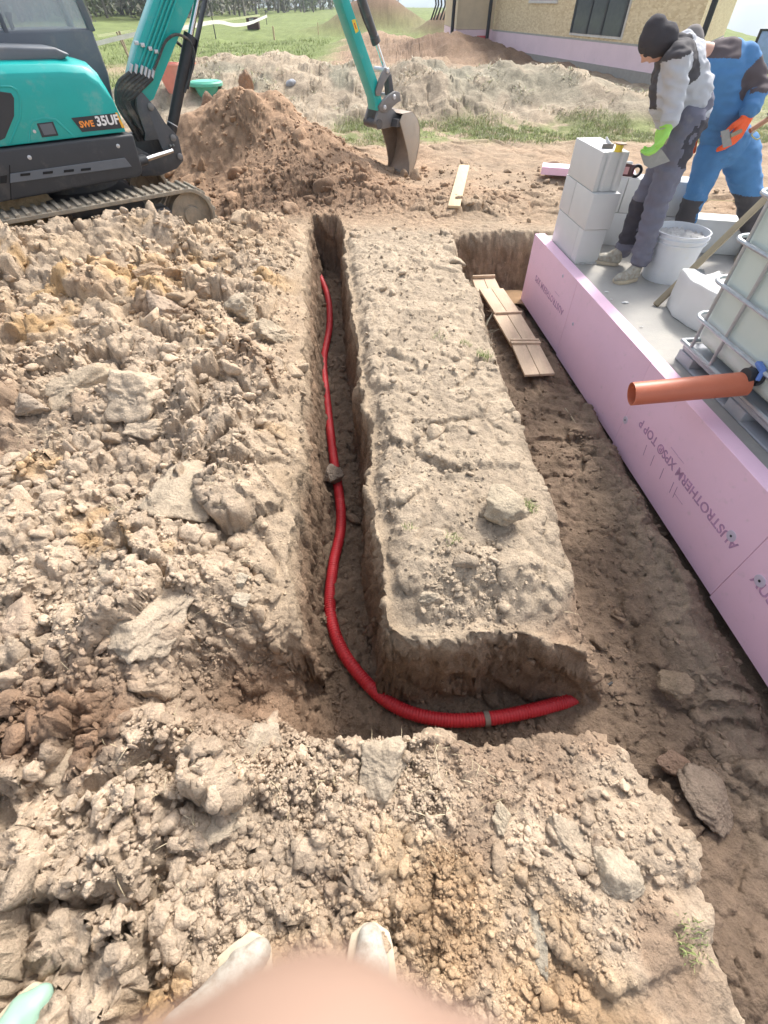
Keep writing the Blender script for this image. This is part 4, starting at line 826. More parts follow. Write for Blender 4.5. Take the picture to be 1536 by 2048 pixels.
for px, py in ((788, 194), (769, 215), (775, 141)):
    a, z = LP(px, py, .18); mb = MB(); mb.lathe(L3(a, -.08, z), [(.026, 0), (.026, .27), (.018, .278), (.001, .278)], 18, ER, caps=False); mb.build('pivot_pin', M_LATCH, ex, smooth=True)
BN, BFb = .30, -.20
outer = [LP(x, y, BN) for x, y in ((800, 243), (806, 228), (826, 224), (836, 238), (840, 256), (839, 288), (832, 325), (822, 350))]
inner = [LP(x, y, BN) for x, y in ((818, 349), (820, 330), (816, 305), (808, 272), (800, 246))]
bkt = thing('x', None, None, (0, 0, 0)); bpy.data.objects.remove(bkt)
bucket = sheet(outer + inner[:0] + [LP(818, 349, BN), LP(819, 330, BN), LP(816, 305, BN), LP(808, 272, BN)], BN - .015, BN, 'bucket', mat('worn_bucket_steel', (.46, .40, .33), .55, metal=.25, var=.2, dirt=.5, dirtcol=(.42, .33, .24), dscale=9, bump=.002, bscale=50), ex, bevel=.003)
MBK = bucket.data.materials[0]
MBI = mat('bucket_inside_steel', (.33, .265, .21), .5, metal=.3, var=.25, dirt=.5, dirtcol=(.32, .25, .19), dscale=5)
sheet(outer + [LP(818, 349, BN), LP(819, 330, BN), LP(816, 305, BN), LP(808, 272, BN)], BFb, BFb + .015, 'side_plate', MBI, bucket, bevel=.003)
cv = outer[1:]; mb = MB(); n_ = len(cv)
vs = [L3(a, b, z) for a, z in cv for b in (BFb, BN)] + [L3(a - .014, b, z + .004) for a, z in cv for b in (BFb, BN)]
fs = []
for j in range(n_ - 1): fs += [(2 * j, 2 * j + 1, 2 * j + 3, 2 * j + 2), (2 * n_ + 2 * j, 2 * n_ + 2 * j + 2, 2 * n_ + 2 * j + 3, 2 * n_ + 2 * j + 1), (2 * j, 2 * j + 2, 2 * n_ + 2 * j + 2, 2 * n_ + 2 * j), (2 * j + 1, 2 * n_ + 2 * j + 1, 2 * n_ + 2 * j + 3, 2 * j + 3)]
fs += [(0, 2 * n_, 2 * n_ + 1, 1), (2 * n_ - 2, 2 * n_ - 1, 4 * n_ - 1, 4 * n_ - 2)]
mb.add(vs, fs); mb.build('shell', MBI, bucket, smooth=True)
la, lz = LP(819, 350, BN)
mb = MB(); mb.box(L3(la, (BN + BFb) / 2, lz - .0), .05, BN - BFb, .02, EF, ER, up_); mb.build('cutting_lip', MBK, bucket, bevel=.003)
for k in range(4):
    mb = MB(); b_ = BFb + .05 + k * .133; mb.prism([L3(la - .02, b_, lz + .012), L3(la + .03, b_, lz + .012), L3(la - .01, b_, lz - .09)], ER * -.02, ER * .02); mb.build('tooth', M_STEEL, bucket, bevel=.003)
ta, tz_ = LP(800, 243, BN)
sheet([(ta - .30, tz_ + .02), (ta - .22, tz_ + .17), (ta - .05, tz_ + .14), (ta + .12, tz_ + .03), (ta + .05, tz_ - .07), (ta - .26, tz_ - .08)], .12, .16, 'mounting_ear', M_CASTG, bucket)
sheet([(ta - .30, tz_ + .02), (ta - .22, tz_ + .17), (ta - .05, tz_ + .14), (ta + .12, tz_ + .03), (ta + .05, tz_ - .07), (ta - .26, tz_ - .08)], -.10, -.06, 'mounting_ear', M_CASTG, bucket)
mb = MB(); mb.tube([L3(ta - .25, -.12, tz_ - .02), L3(ta - .25, .18, tz_ - .02)], .05, 14); mb.build('hook_tube', M_STEEL, bucket, smooth=True)
sheet([(ta - .05, tz_ - .06), (ta + .22, tz_ - .06), (ta + .22, tz_ + .03), (ta - .02, tz_ + .02)], BFb + .02, BN - .02, 'top_plate', M_STEEL, bucket)
# ================================================================== people
def blobmesh(name, chains, mt, parent=None, voxel=.012, smooth=4, wr=0, wsc=14, seed=0, flat=None):
    """union of tapered limbs remeshed into one continuous surface. chains: list of [(point, radius), ...]"""
    mb = MB()
    for ch in chains:
        ch = [(Vector(p), r) for p, r in ch]
        for p, r in ch:
            rx, ry = (r, r) if not isinstance(r, tuple) else r
            mb.lathe(p - up_ * 0, [(max(.0005, rx * math.cos(t)), rx * math.sin(t)) for t in np.linspace(-math.pi / 2, math.pi / 2, 9)], 16)
        for (p, r), (q, s) in zip(ch[:-1], ch[1:]):
            d = q - p
            if d.length < 1e-4: continue
            mb.lathe(p, [(r, 0), (s, d.length)], 16, d.normalized())
    me = bpy.data.meshes.new('tmp'); me.from_pydata(mb.v, [], mb.f); bm = bmesh.new(); bm.from_mesh(me); bmesh.ops.recalc_face_normals(bm, faces=bm.faces); bm.to_mesh(me); bm.free()
    o = bpy.data.objects.new('tmp', me); COL.objects.link(o)
    m = o.modifiers.new('r', 'REMESH'); m.mode = 'VOXEL'; m.voxel_size = voxel; m2 = o.modifiers.new('s', 'SMOOTH'); m2.iterations = smooth; m2.factor = .6
    bpy.context.view_layer.update(); rm = bpy.data.meshes.new_from_object(o.evaluated_get(bpy.context.evaluated_depsgraph_get())); bpy.data.objects.remove(o)
    n = len(rm.vertices); co = np.empty(n * 3); rm.vertices.foreach_get('co', co); co = co.reshape(-1, 3); no = np.empty(n * 3); rm.vertices.foreach_get('normal', no); no = no.reshape(-1, 3)
    if wr:
        dsp = np.array([mnoise.noise(Vector((p[0] * wsc + seed, p[1] * wsc, p[2] * wsc * 2.6))) + .5 * mnoise.noise(Vector((p[0] * wsc * 2.1, p[1] * wsc * 2.1 + seed, p[2] * wsc * 3.5))) for p in co]); co = co + no * (wr * dsp)[:, None]
    c = Vector(((co[:, 0].min() + co[:, 0].max()) / 2, (co[:, 1].min() + co[:, 1].max()) / 2, co[:, 2].min()))
    rm.vertices.foreach_set('co', (co - np.array(c)).ravel()); rm.update(); rm.materials.clear(); rm.materials.append(mt); rm.polygons.foreach_set('use_smooth', [True] * len(rm.polygons)); rm.name = name
    return link(name, rm, c, parent)
def zones(o, mats, fn):
    for m in mats: o.data.materials.append(m)
    c = worg(o); ix = [fn(Vector(p.center) + c, Vector(p.normal)) for p in o.data.polygons]; o.data.polygons.foreach_set('material_index', ix)
M_SKIN = mat('skin', (.62, .36, .27), .5, var=.06, sss=.15)
M_SWEAT = mat('grey_sweatshirt', (.47, .48, .51), .9, var=.06, bump=.002, bscale=240)
M_DARKF = mat('dark_fabric', (.075, .07, .075), .9, var=.1, bump=.001, bscale=300)
M_TROU = mat('grey_trousers', (.155, .155, .20), .9, var=.12, dirt=.25, dirtcol=(.3, .28, .27), dscale=7, bump=.001, bscale=300)
M_BLUE = mat('blue_workwear', (.08, .215, .43), .85, var=.1, dirt=.1, dirtcol=(.22, .38, .58), dscale=6, bump=.001, bscale=300)
M_BRF = mat('brown_black_fabric', (.10, .08, .085), .9, var=.12, bump=.001, bscale=300)
M_LIME = mat('lime_glove', (.36, .70, .12), .7, var=.06); M_ORG = mat('orange_glove', (.90, .13, .035), .65, var=.06)
M_SHOE = mat('white_shoe', (.44, .42, .36), .7, var=.1, dirt=.75, dirtcol=(.26, .21, .16), dscale=34, bump=.001, bscale=120)
M_SOLE = mat('shoe_sole', (.52, .44, .32), .8, var=.1, dirt=.4, dscale=20)
def head(parent, c, fwd, hair=None, r=.088, tilt=.0):
    """head with face: fwd = where the face looks"""
    fwd = Vector(fwd).normalized(); s_, u_ = basis(fwd); 
    bm = bmesh.new(); bmesh.ops.create_uvsphere(bm, u_segments=40, v_segments=28, radius=1)
    for v in bm.verts:
        x, y, z = v.co; X, Y, Z = x * .058, y * .076, z * .094
        if z < -.1: X *= 1 + .32 * z * (1 if y > -.2 else .4); Y *= 1 + .12 * z
        f = math.exp(-((x / .16) ** 2)) * (y > 0)
        Y += f * .020 * math.exp(-(((z + .12) / .14) ** 2)); Y += f * .009 * math.exp(-(((z + .5) / .07) ** 2)); Y -= f * .004 * math.exp(-(((z + .42) / .03) ** 2))
        for e in (-.36, .36): Y -= .009 * math.exp(-(((x - e) / .17) ** 2 + ((z - .02) / .10) ** 2)) * (y > 0)
        Y += .005 * math.exp(-(((z - .2) / .08) ** 2)) * (y > .5)
        if abs(x) > .9 and abs(z) < .28 and -.25 < y < .1: X += math.copysign(.006, x); 
        v.co = (X, Y, Z)
    V = [Vector(c) + s_ * v.co.x + fwd * v.co.y + u_ * v.co.z for v in bm.verts]; Fc = [tuple(v.index for v in f.verts) for f in bm.faces]; bm.free()
    return mesh_obj('head', V, Fc, M_SKIN, parent, smooth=True), s_, u_, fwd
def glove(parent, wrist, hand_dir, palm_n, mt, side=1, curl=.5, name='glove', sc=1.0):
    """palm, five separate bent fingers and a thumb leaving the side of the palm"""
    d = Vector(hand_dir).normalized(); pn = Vector(palm_n); pn = (pn - d * pn.dot(d)).normalized(); sv = d.cross(pn) * side
    w0 = Vector(wrist); ch = [[(w0 - d * .05, .036 * sc), (w0, .032 * sc)]]
    for k, off in enumerate((-.030, -.010, .010, .029)):
        b0 = w0 + sv * off * .7 * sc; kn = w0 + d * .085 * sc + sv * off * sc; ch.append([(b0, .021 * sc), (kn, .0145 * sc)])
        ln = (.040, .046, .043, .033)[k] * sc; a1 = curl * (.8 + .1 * k); cur = kn; dd = d
        seq = [(kn, .0125 * sc)]
        for j in range(3):
            an = a1 * (j + 1) * .75; dd = d * math.cos(an) + pn * math.sin(an); cur = cur + dd * ln * (1, .72, .55)[j]; seq.append((cur, (.0115, .0105, .0088)[j] * sc))
        ch.append(seq)
    tb = w0 + d * .025 * sc - sv * .030 * sc; t1 = tb + (d * .6 - sv * .75 + pn * .2).normalized() * .042 * sc; t2 = t1 + (d * .9 - sv * .2 + pn * .45).normalized() * .034 * sc; t3 = t2 + (d * .8 + pn * .6).normalized() * .024 * sc
    ch.append([(tb, .018 * sc), (t1, .0145 * sc), (t2, .0125 * sc), (t3, .010 * sc)])
    return blobmesh(name, ch, mt, parent, voxel=.0042, smooth=3)
M_LACE = mat('grey_lace', (.30, .28, .25), .8)
def shoe(parent, heel, toe, z, mt=M_SHOE, name='shoe', w=.050, laces=(.42, .50, .58)):
    heel = Vector((heel[0], heel[1], z)); toe = Vector((toe[0], toe[1], z)); d = (toe - heel); L = d.length; d.normalize(); s_ = d.cross(up_)
    def P(t, h, o=0): return heel + d * (L * t) + up_ * h + s_ * o
    u = blobmesh(name, [[(P(.14, .045), .040), (P(.35, .048), .040), (P(.60, .042), .040), (P(.80, .036), .036), (P(.90, .034), .030)], [(P(.13, .045), .038), (P(.16, .10), .042)], [(P(.18, .10), .040), (P(.42, .062), .036)], [(P(.72, .036, .012), .034), (P(.72, .036, -.012), .034)]], mt, parent, voxel=.006, smooth=4, wr=.003, wsc=20)
    out = [(t, .042 * (1 if .0 else 1)) for t in (0,)]; prof = []
    for t in np.linspace(0, 1, 15): wv = w * (.62 + .42 * math.sin(math.pi * min(1, t * 1.02)) ** .5) * (1 if 0 < t < 1 else .35); prof.append((t, wv * (.9 if t < .5 else 1.0)))
    poly = [P(t, 0, o) for t, o in prof] + [P(t, 0, -o) for t, o in prof[::-1]]
    mb = MB(); mb.prism(poly, up_ * .0, up_ * .026); mb.build('sole', M_SOLE, u, bevel=.005, seg=2)
    for t in laces:
        mb = MB(); zz = .092 - (t - .42) * .12; mb.tube([P(t, zz - .012, -.026), P(t + .02, zz, -.006), P(t - .01, zz, .008), P(t, zz - .012, .028)], .0032, 6); mb.build('lace', M_LACE if mt is M_SHOE else mt, u, smooth=True)
    return u
# ---- man in the grey sweatshirt
Y1 = 4.0
J = dict(pel=at(1374, 236, 4.03), spi=at(1378, 185, 4.03), che=at(1358, 125, 3.99), nek=at(1332, 98, 3.97), hed=at(1311, 88, 3.95),
         shn=at(1352, 118, 3.83), eln=at(1350, 190, 3.82), wrn=at(1336, 252, 3.78), shf=at(1336, 118, 4.13), elf=at(1322, 190, 4.12), wrf=at(1338, 236, 4.12),
         hpn=at(1372, 250, 3.95), knn=at(1316, 400, 3.90), ann=at(1281, 520, 3.87), hpf=at(1372, 250, 4.11), knf=at(1288, 395, 4.14), anf=at(1248, 500, 4.20))
p1 = thing('person', 'person in grey sweatshirt, black beanie and lime gloves bending by the block stack', 'person', Vector((1.97, 4.0, -.01)))
g_ = lambda k: J[k]
blobmesh('body', [[(g_('pel'), .12), (g_('spi'), .11), (g_('che'), .12), (g_('nek'), .05), (g_('hed'), .045)], [(g_('shn'), .045), (g_('eln'), .038), (g_('wrn'), .028)], [(g_('shf'), .045), (g_('elf'), .038), (g_('wrf'), .028)], [(g_('che'), .09), (g_('shn'), .05)], [(g_('che'), .09), (g_('shf'), .05)],
                  [(g_('hpn'), .075), (g_('knn'), .05), (g_('ann'), .036)], [(g_('hpf'), .075), (g_('knf'), .05), (g_('anf'), .036)]], M_SKIN, p1, voxel=.014)
sw = blobmesh('sweatshirt', [[(g_('pel') + up_ * .0, .132), (g_('spi') + Vector((0, 0, 0)), .132), (g_('che'), .128), (g_('nek') * .5 + g_('che') * .5, .10)], [(g_('che'), .12), (g_('shn'), .078), (g_('eln'), .066), (g_('wrn') + up_ * .03, .054)],
                             [(g_('che'), .12), (g_('shf'), .078), (g_('elf'), .066), (g_('wrf'), .055)], [(at(1333, 170, 3.92), .10), (at(1330, 215, 3.92), .085), (at(1322, 240, 3.95), .05)], [(at(1342, 106, 3.98), .062), (at(1364, 94, 4.05), .075), (at(1378, 114, 4.05), .088)]], M_SWEAT, p1, voxel=.008, smooth=4, wr=.015, wsc=11)
def swz(p, n):
    q = p; ax = (g_('che') - g_('pel')); t = (q - g_('pel')).dot(ax) / ax.length_squared; c = g_('pel') + ax * t; o = q - c
    arm = min((q - (g_('shn').lerp(g_('eln'), s))).length for s in (.30, .5, .75, 1.0, 1.25, 1.5)) < .098
    return 1 if (t > .60 and o.x < -.01 + .06 * (t - .9) and not arm and q.z > 1.08) or (t > .72 and o.x < .06 and q.y < 3.98 and not arm) else 0
zones(sw, [M_DARKF], swz)
mb = MB(); mb.lathe(g_('wrn') + up_ * .028, [(.050, -.012), (.055, -.008), (.055, .03), (.050, .034)], 20, (g_('eln') - g_('wrn')).normalized()); mb.build('cuff', M_SWEAT, sw, smooth=True)
tro = blobmesh('trousers', [[(g_('pel') + up_ * .05, .128), (g_('pel') - up_ * .03, .138)], [(g_('hpn'), .110), (g_('hpn').lerp(g_('knn'), .5), .096), (g_('knn'), .082), (g_('knn').lerp(g_('ann'), .55), .078), (g_('ann') + up_ * .01, .074)],
                            [(g_('hpf'), .105), (g_('hpf').lerp(g_('knf'), .5), .09), (g_('knf'), .080), (g_('knf').lerp(g_('anf'), .55), .076), (g_('anf') + up_ * .01, .072)]], M_TROU, p1, voxel=.012, smooth=3, wr=.016, wsc=11, seed=5)
zones(tro, [mat('black_patch', (.055, .052, .065), .9, var=.1)], lambda p, n: 1 if (.16 < p.z < .47 and (p - g_('knf').lerp(g_('anf'), .35)).length < .24 and n.x < .3 and p.y > 3.93) or (.72 < p.z < .98 and n.x > .1) else 0)
hd, hs, hu, hf = head(p1, g_('hed') + Vector((-.005, 0, .0)), (-.45, .05, -.62))
for e in (-.023, .023):
    mb = MB(); mb.lathe(g_('hed') + hf * .063 + hs * e + hu * .004, [(.009, -.006), (.007, .003), (.001, .005)], 12, hf, caps=False); mb.build('eye', M_STKB, hd, smooth=True)
hc = g_('hed') + hu * .015
blobmesh('beanie', [[(g_('hed') + hu * .03 - hf * .012, .080), (g_('hed') + hu * .06 - hf * .03, .068), (g_('hed') + hu * .08 - hf * .045, .045)], [(g_('hed') - hf * .035 - hu * .015, .080), (g_('hed') - hf * .01 + hu * .0, .076), (g_('hed') + hu * .03, .080)], [(g_('hed') - hf * .05 - hu * .02, .07), (g_('nek'), .06)]], mat('black_beanie', (.055, .05, .055), .95, var=.1, bump=.002, bscale=200), p1, voxel=.010, smooth=4, wr=.003, wsc=20)
gl = glove(p1, g_('wrn'), (-.25, -.15, -.95), (-.6, .0, -.1), M_LIME, 1, .75, sc=1.12)
mb = MB(); mb.lathe(g_('wrn') + Vector((0, 0, -.01)), [(.040, 0), (.046, .004), (.046, .055), (.040, .06)], 20, (g_('eln') - g_('wrn')).normalized()); mb.build('glove_cuff', M_LIME, gl, smooth=True)
glove(p1, g_('wrf'), (-.3, .1, -.9), (.5, 0, -.1), M_LIME, -1, .6, sc=1.05)
shoe(p1, (2.03, 3.88), (1.83, 3.80), -.012); shoe(p1, (1.99, 4.17), (1.81, 4.26), -.012)
# trowel in his hand
def trowel(pts_px, Y, hpx, label, name='trowel', th=.003):
    p = [at(x, y, Y) for x, y in pts_px]; t = thing(name, label, 'trowel', p[0]); n = (p[1] - p[0]).cross(p[2] - p[0]).normalized()
    mb = MB(); mb.prism(p, n * -.0015, n * .0015); mb.build('blade', mat('mortar_smeared_steel', (.30, .295, .28), .65, metal=.2, var=.15, dirt=.4, dirtcol=(.42, .40, .37), dscale=14), t)
    a = at(*hpx[0]); b = at(*hpx[1]); mb = MB(); mb.tube([a, a.lerp(b, .5), b], .013, 10); mb.build('handle', M_STICK, t, smooth=True); return t
trowel([(1280, 305), (1298, 313), (1322, 297), (1340, 322), (1300, 337), (1288, 330)], 3.74, ((1328, 288, 3.74), (1335, 272, 3.75)), 'mortar-grey notched trowel held in the lime glove by the block stack')
# ---- man in blue
K = dict(pel=at(1452, 285, 4.42), spi=at(1448, 220, 4.42), che=at(1442, 140, 4.40), nek=at(1410, 102, 4.38), hed=at(1378, 98, 4.36),
         shr=at(1484, 118, 4.36), elr=at(1514, 175, 4.30), wrr=at(1495, 232, 4.20), shl=at(1408, 125, 4.5), ell=at(1388, 190, 4.55), wrl=at(1385, 250, 4.5),
         hpl=at(1428, 300, 4.42), knl=at(1394, 385, 4.38), anl=at(1362, 462, 4.40), hpr=at(1478, 300, 4.42), knr=at(1500, 395, 4.36), anr=at(1507, 492, 4.36))
k_ = lambda n: K[n]
p2 = thing('person', 'person in a blue and black work suit with an orange glove at the right edge', 'person', Vector((2.75, 4.4, -.01)))
blobmesh('body', [[(k_('pel'), .12), (k_('spi'), .12), (k_('che'), .13), (k_('nek'), .05), (k_('hed'), .045)], [(k_('che'), .1), (k_('shr'), .05), (k_('elr'), .04), (k_('wrr'), .03)], [(k_('che'), .1), (k_('shl'), .05), (k_('ell'), .04), (k_('wrl'), .03)],
                  [(k_('hpl'), .08), (k_('knl'), .05), (k_('anl'), .036)], [(k_('hpr'), .08), (k_('knr'), .05), (k_('anr'), .036)]], M_SKIN, p2, voxel=.015)
jk = blobmesh('jacket', [[(k_('pel') + up_ * .0, .155), (k_('pel') + Vector((-.06, 0, .02)), .12), (k_('spi'), .165), (k_('che'), .165), (k_('nek').lerp(k_('che'), .55), .115)], [(k_('spi') + Vector((-.08, 0, 0)), .12), (k_('che') + Vector((-.1, 0, 0)), .12)], [(k_('che'), .13), (k_('shr'), .092), (k_('elr'), .078), (k_('wrr') + up_ * .04, .062)], [(k_('che'), .12), (k_('shl'), .085), (k_('ell'), .07), (k_('wrl'), .058)]], M_BLUE, p2, voxel=.009, smooth=4, wr=.013, wsc=9, seed=9)
def jz(p, n):
    if (p.z > 1.24 and p.x < k_('shr').x - .07): return 1
    s_ = (p - k_('shr')); ax = k_('elr') - k_('shr'); t = s_.dot(ax) / ax.length_squared
    if .30 < t < 1.25 and (p - (k_('shr') + ax * t)).length < .12 and p.x > k_('shr').x + .0 and p.z > k_('elr').z - .09: return 1
    return 0
zones(jk, [M_BRF], jz)
mb = MB(); mb.lathe(k_('wrr') + up_ * .03, [(.055, -.014), (.062, -.008), (.066, .10), (.06, .105)], 20, (k_('elr') - k_('wrr')).normalized()); mb.build('cuff', M_BLUE, jk, smooth=True)
tb_ = blobmesh('trousers', [[(k_('pel') - up_ * .02, .155)], [(k_('hpl'), .125), (k_('hpl').lerp(k_('knl'), .5), .108), (k_('knl'), .088), (k_('anl') + up_ * .02, .078)], [(k_('hpr'), .125), (k_('hpr').lerp(k_('knr'), .5), .112), (k_('knr'), .090), (k_('anr') + up_ * .02, .078)]], M_BLUE, p2, voxel=.013, smooth=3, wr=.013, wsc=9, seed=3)
zones(tb_, [M_DARKF], lambda p, n: 1 if (.12 < p.z < .42 and n.x < .35 and p.x < k_('pel').x) or (.10 < p.z < .46 and p.x > k_('pel').x) else 0)
hd2, hs, hu, hf = head(p2, k_('hed'), (-.55, -.35, -.45))
blobmesh('cap', [[(k_('hed') + hu * .03 - hf * .01, .078), (k_('hed') + hu * .055 - hf * .02, .062)]], mat('grey_cap', (.22, .20, .19), .9, var=.1), p2, voxel=.010)
blobmesh('hair', [[(k_('hed') - hf * .028 + hu * .0, .070), (k_('hed') - hf * .04 - hu * .03, .055)]], mat('dark_hair', (.06, .05, .045), .9, var=.2), p2, voxel=.010, wr=.004, wsc=60)
for e in (-.023, .023):
    mb = MB(); mb.lathe(k_('hed') + hf * .063 + hs * e + hu * .004, [(.009, -.006), (.007, .003), (.001, .005)], 12, hf, caps=False); mb.build('eye', M_STKB, hd2, smooth=True)
glove(p2, k_('wrr'), (-.18, -.1, -.97), (-.3, .6, -.1), M_ORG, 1, .55, sc=1.25); glove(p2, k_('wrl'), (.2, -.2, -.9), (.3, .6, 0), M_ORG, -1, .6, sc=1.15)
shoe(p2, (2.52, 4.42), (2.38, 4.20), -.012, M_DARKF, w=.052); shoe(p2, (3.16, 4.40), (3.02, 4.16), -.012, M_DARKF, w=.052)
trowel([(1441, 263), (1458, 258), (1464, 290), (1446, 296)], 4.10, ((1460, 272, 4.1), (1482, 262, 4.12)), 'square steel hawk blade hanging beside the orange glove')
hm = thing('hammer', 'hammer with a brown wooden handle hanging at the belt of the blue work suit', 'hammer', at(1530, 240, 4.2)); mb = MB(); mb.tube([at(1500, 262, 4.18), at(1545, 232, 4.2)], .017, 10); mb.build('handle', M_PVC if 0 else mat('brown_handle', (.40, .20, .11), .6), hm, smooth=True); mb = MB(); mb.bar(at(1540, 224, 4.2), at(1552, 246, 4.2), .03, .03); mb.build('head', M_STEEL, hm, bevel=.004)
mb = MB(); P_ = [at(1514 + 9 * math.cos(t) + 1.5 * math.cos(3 * t), 270 + 9 * math.sin(t), 4.2) for t in np.linspace(0, 4 * math.pi, 40)]; mb.tube(P_, .004, 6); tag(mb.build('coiled_cord', mat('yellowish_cord', (.5, .48, .2), .7), smooth=True), 'small coil of yellowish cord hanging at the hip of the blue suit', 'cord')
# ---- photographer: shoes at the lower edge, finger over the lens corner
p3 = thing('person', 'photographer with white lace-up shoes and blurred pink fingertip at the bottom', 'person', Vector((-.15, -.35, -.15)))
zf = max(tz(x_, y_) for x_, y_ in ((-.03, -.2), (-.03, -.08), (-.03, .02), (-.3, -.03), (-.38, -.1))) - .012
s1 = shoe(p3, (-.025, -.27), (-.035, .005), zf, w=.061, laces=(.46, .53, .60, .67)); s2 = shoe(p3, (-.47, -.20), (-.285, -.035), zf, w=.061, laces=(.46, .53, .60, .67))
M_LEG = mat('photographer_jeans', (.12, .13, .17), .9, var=.1)
hipc = Vector((-.15, -.52, .72)); shc = Vector((-.13, -.55, 1.22))
blobmesh('body', [[(hipc, .14), (shc, .14), (shc + up_ * .18, .06), (shc + up_ * .30, .09)], [(Vector((-.02, -.26, -.03)), .045), (Vector((-.05, -.40, .35)), .06), (hipc + Vector((.09, 0, -.02)), .09)], [(Vector((-.46, -.26, -.03)), .045), (Vector((-.34, -.42, .35)), .06), (hipc + Vector((-.09, 0, -.02)), .09)],
                  [(shc + Vector((.18, 0, .02)), .06), (Vector((.17, -.50, 1.05)), .045), (Vector((.03, -.20, 1.38)), .033)], [(shc + Vector((-.18, 0, .02)), .06), (Vector((-.34, -.45, 1.05)), .045), (Vector((-.10, -.20, 1.40)), .033)]], M_SKIN, p3, voxel=.016)
blobmesh('clothes', [[(hipc, .165), (shc, .17)], [(Vector((-.02, -.29, .02)), .065), (Vector((-.05, -.42, .35)), .08), (hipc + Vector((.09, 0, -.02)), .11)], [(Vector((-.46, -.29, .02)), .065), (Vector((-.34, -.44, .35)), .08), (hipc + Vector((-.09, 0, -.02)), .11)],
                     [(shc + Vector((.18, 0, .02)), .08), (Vector((.17, -.52, 1.05)), .06)], [(shc + Vector((-.18, 0, .02)), .08), (Vector((-.34, -.47, 1.05)), .06)]], M_LEG, p3, voxel=.016, wr=.01)
dF = ray(600, 2500).normalized(); tip = cam.location + dF * .046
fg = [[(tip - _S * .011 - _U * .0025, .0100), (tip, .0116), (tip + _S * .012 - _U * .003, .0100)], [(tip, .0124), (tip + Vector((-.004, -.018, -.003)), .0128), (tip + Vector((-.012, -.045, .002)), .0115), (Vector((-.045, -.09, 1.45)), .013), (Vector((-.07, -.14, 1.42)), .022)]]
blobmesh('finger', fg, mat('bright_skin', (.31, .205, .155), .5, var=.03), p3, voxel=.0022, smooth=4)
# mint shoe at the lower left corner
m_mint = mat('mint_leather', (.27, .42, .33), .5, var=.06); mh = gr(20, 2130, -.1); mt_ = gr(132, 1975, -.1)
ms = shoe(None, (mh.x - .03, mh.y - .02), (mt_.x, mt_.y), max(tz(mt_.x, mt_.y), tz(mh.x, mh.y)) - .02, m_mint, name='mint_shoe', w=.055); tag(ms, 'mint green shoe with a dark grey stripe at the lower left corner', 'shoe')
for (a_, b_) in (((40, 2030), (92, 2000)), ((45, 2040), (80, 2036))):
    mb = MB(); mb.bar(gr(*a_, -.045), gr(*b_, -.035), .012, .004); mb.build('stripe', mat('grey_stripe', (.14, .19, .18), .6), ms)
# ================================================================== neighbouring house
HD = Vector((2.82, -10.6, 0)).normalized(); HN = Vector((-HD.y, HD.x, 0)) * 1.0     # along the long facade (towards us), outward normal pointing away from us? fixed below
if HN.x > 0: HN = -HN
HP = gr(985, 62, .55); HP.z = 0
def hw(px, py): return on_plane(px, py, HP, HN)
house = thing('timber_house', 'unfinished house clad in wood chip panels over a pink foam plinth, with black downpipes', 'house', HP)
hl = (hw(1396, 60) - HP).dot(HD)
HW_ = Vector((.52, .854, 0))
def hq(s, z, o=0.0): return HP + HD * s + (HN * o if o >= 0 else HW_ * -o) + up_ * z
m_osb, n_, b_ = newmat('osb_panel'); tcn = N(n_, 'ShaderNodeTexCoord'); mp = N(n_, 'ShaderNodeMapping'); mp.inputs['Scale'].default_value = (6, 6, 16); n_.links.new(tcn.outputs['Object'], mp.inputs[0])
v_ = N(n_, 'ShaderNodeTexVoronoi', Scale=1.6); n_.links.new(mp.outputs[0], v_.inputs['Vector']); cr = N(n_, 'ShaderNodeValToRGB'); cr.color_ramp.elements[0].color = (.68, .53, .31, 1); cr.color_ramp.elements[1].color = (.86, .72, .48, 1)
sx_ = N(n_, 'ShaderNodeSeparateXYZ'); n_.links.new(v_.outputs['Color'], sx_.inputs[0]); n_.links.new(sx_.outputs[0], cr.inputs[0]); n_.links.new(cr.outputs[0], b_.inputs['Base Color']); b_.inputs['Roughness'].default_value = .8
WD = 9.0
def hbox(s0, s1, z0, z1, o0, o1, name, mt, parent=house, bevel=0):
    mb = MB(); mb.prism([hq(s0, z0, o0), hq(s1, z0, o0), hq(s1, z1, o0), hq(s0, z1, o0)], Vector((0, 0, 0)), hq(0, 0, o1) - hq(0, 0, o0)); return mb.build(name, mt, parent, bevel=bevel)
wall_ = hbox(0, hl, .60, 3.3, 0, -WD, 'wall', m_osb)
hbox(-.0, hl, .555, .60, .03, -WD, 'sill_beam', mat('grey_beam', (.42, .40, .36), .8), wall_)
pz = hw(1300, 132); M_PPL = mat('plinth_foam', (.85, .67, .71), .8, var=.06, scale=1.5, dirt=.1, dirtcol=(.6, .5, .52))
hbox(-.02, hl + .02, .05, .553, .05, -WD - .05, 'plinth', M_PPL)
hbox(-.10, hl + .1, -.9, .048, .10, -WD - .1, 'foundation', mat('foundation_concrete', (.36, .34, .31), .9, var=.1))
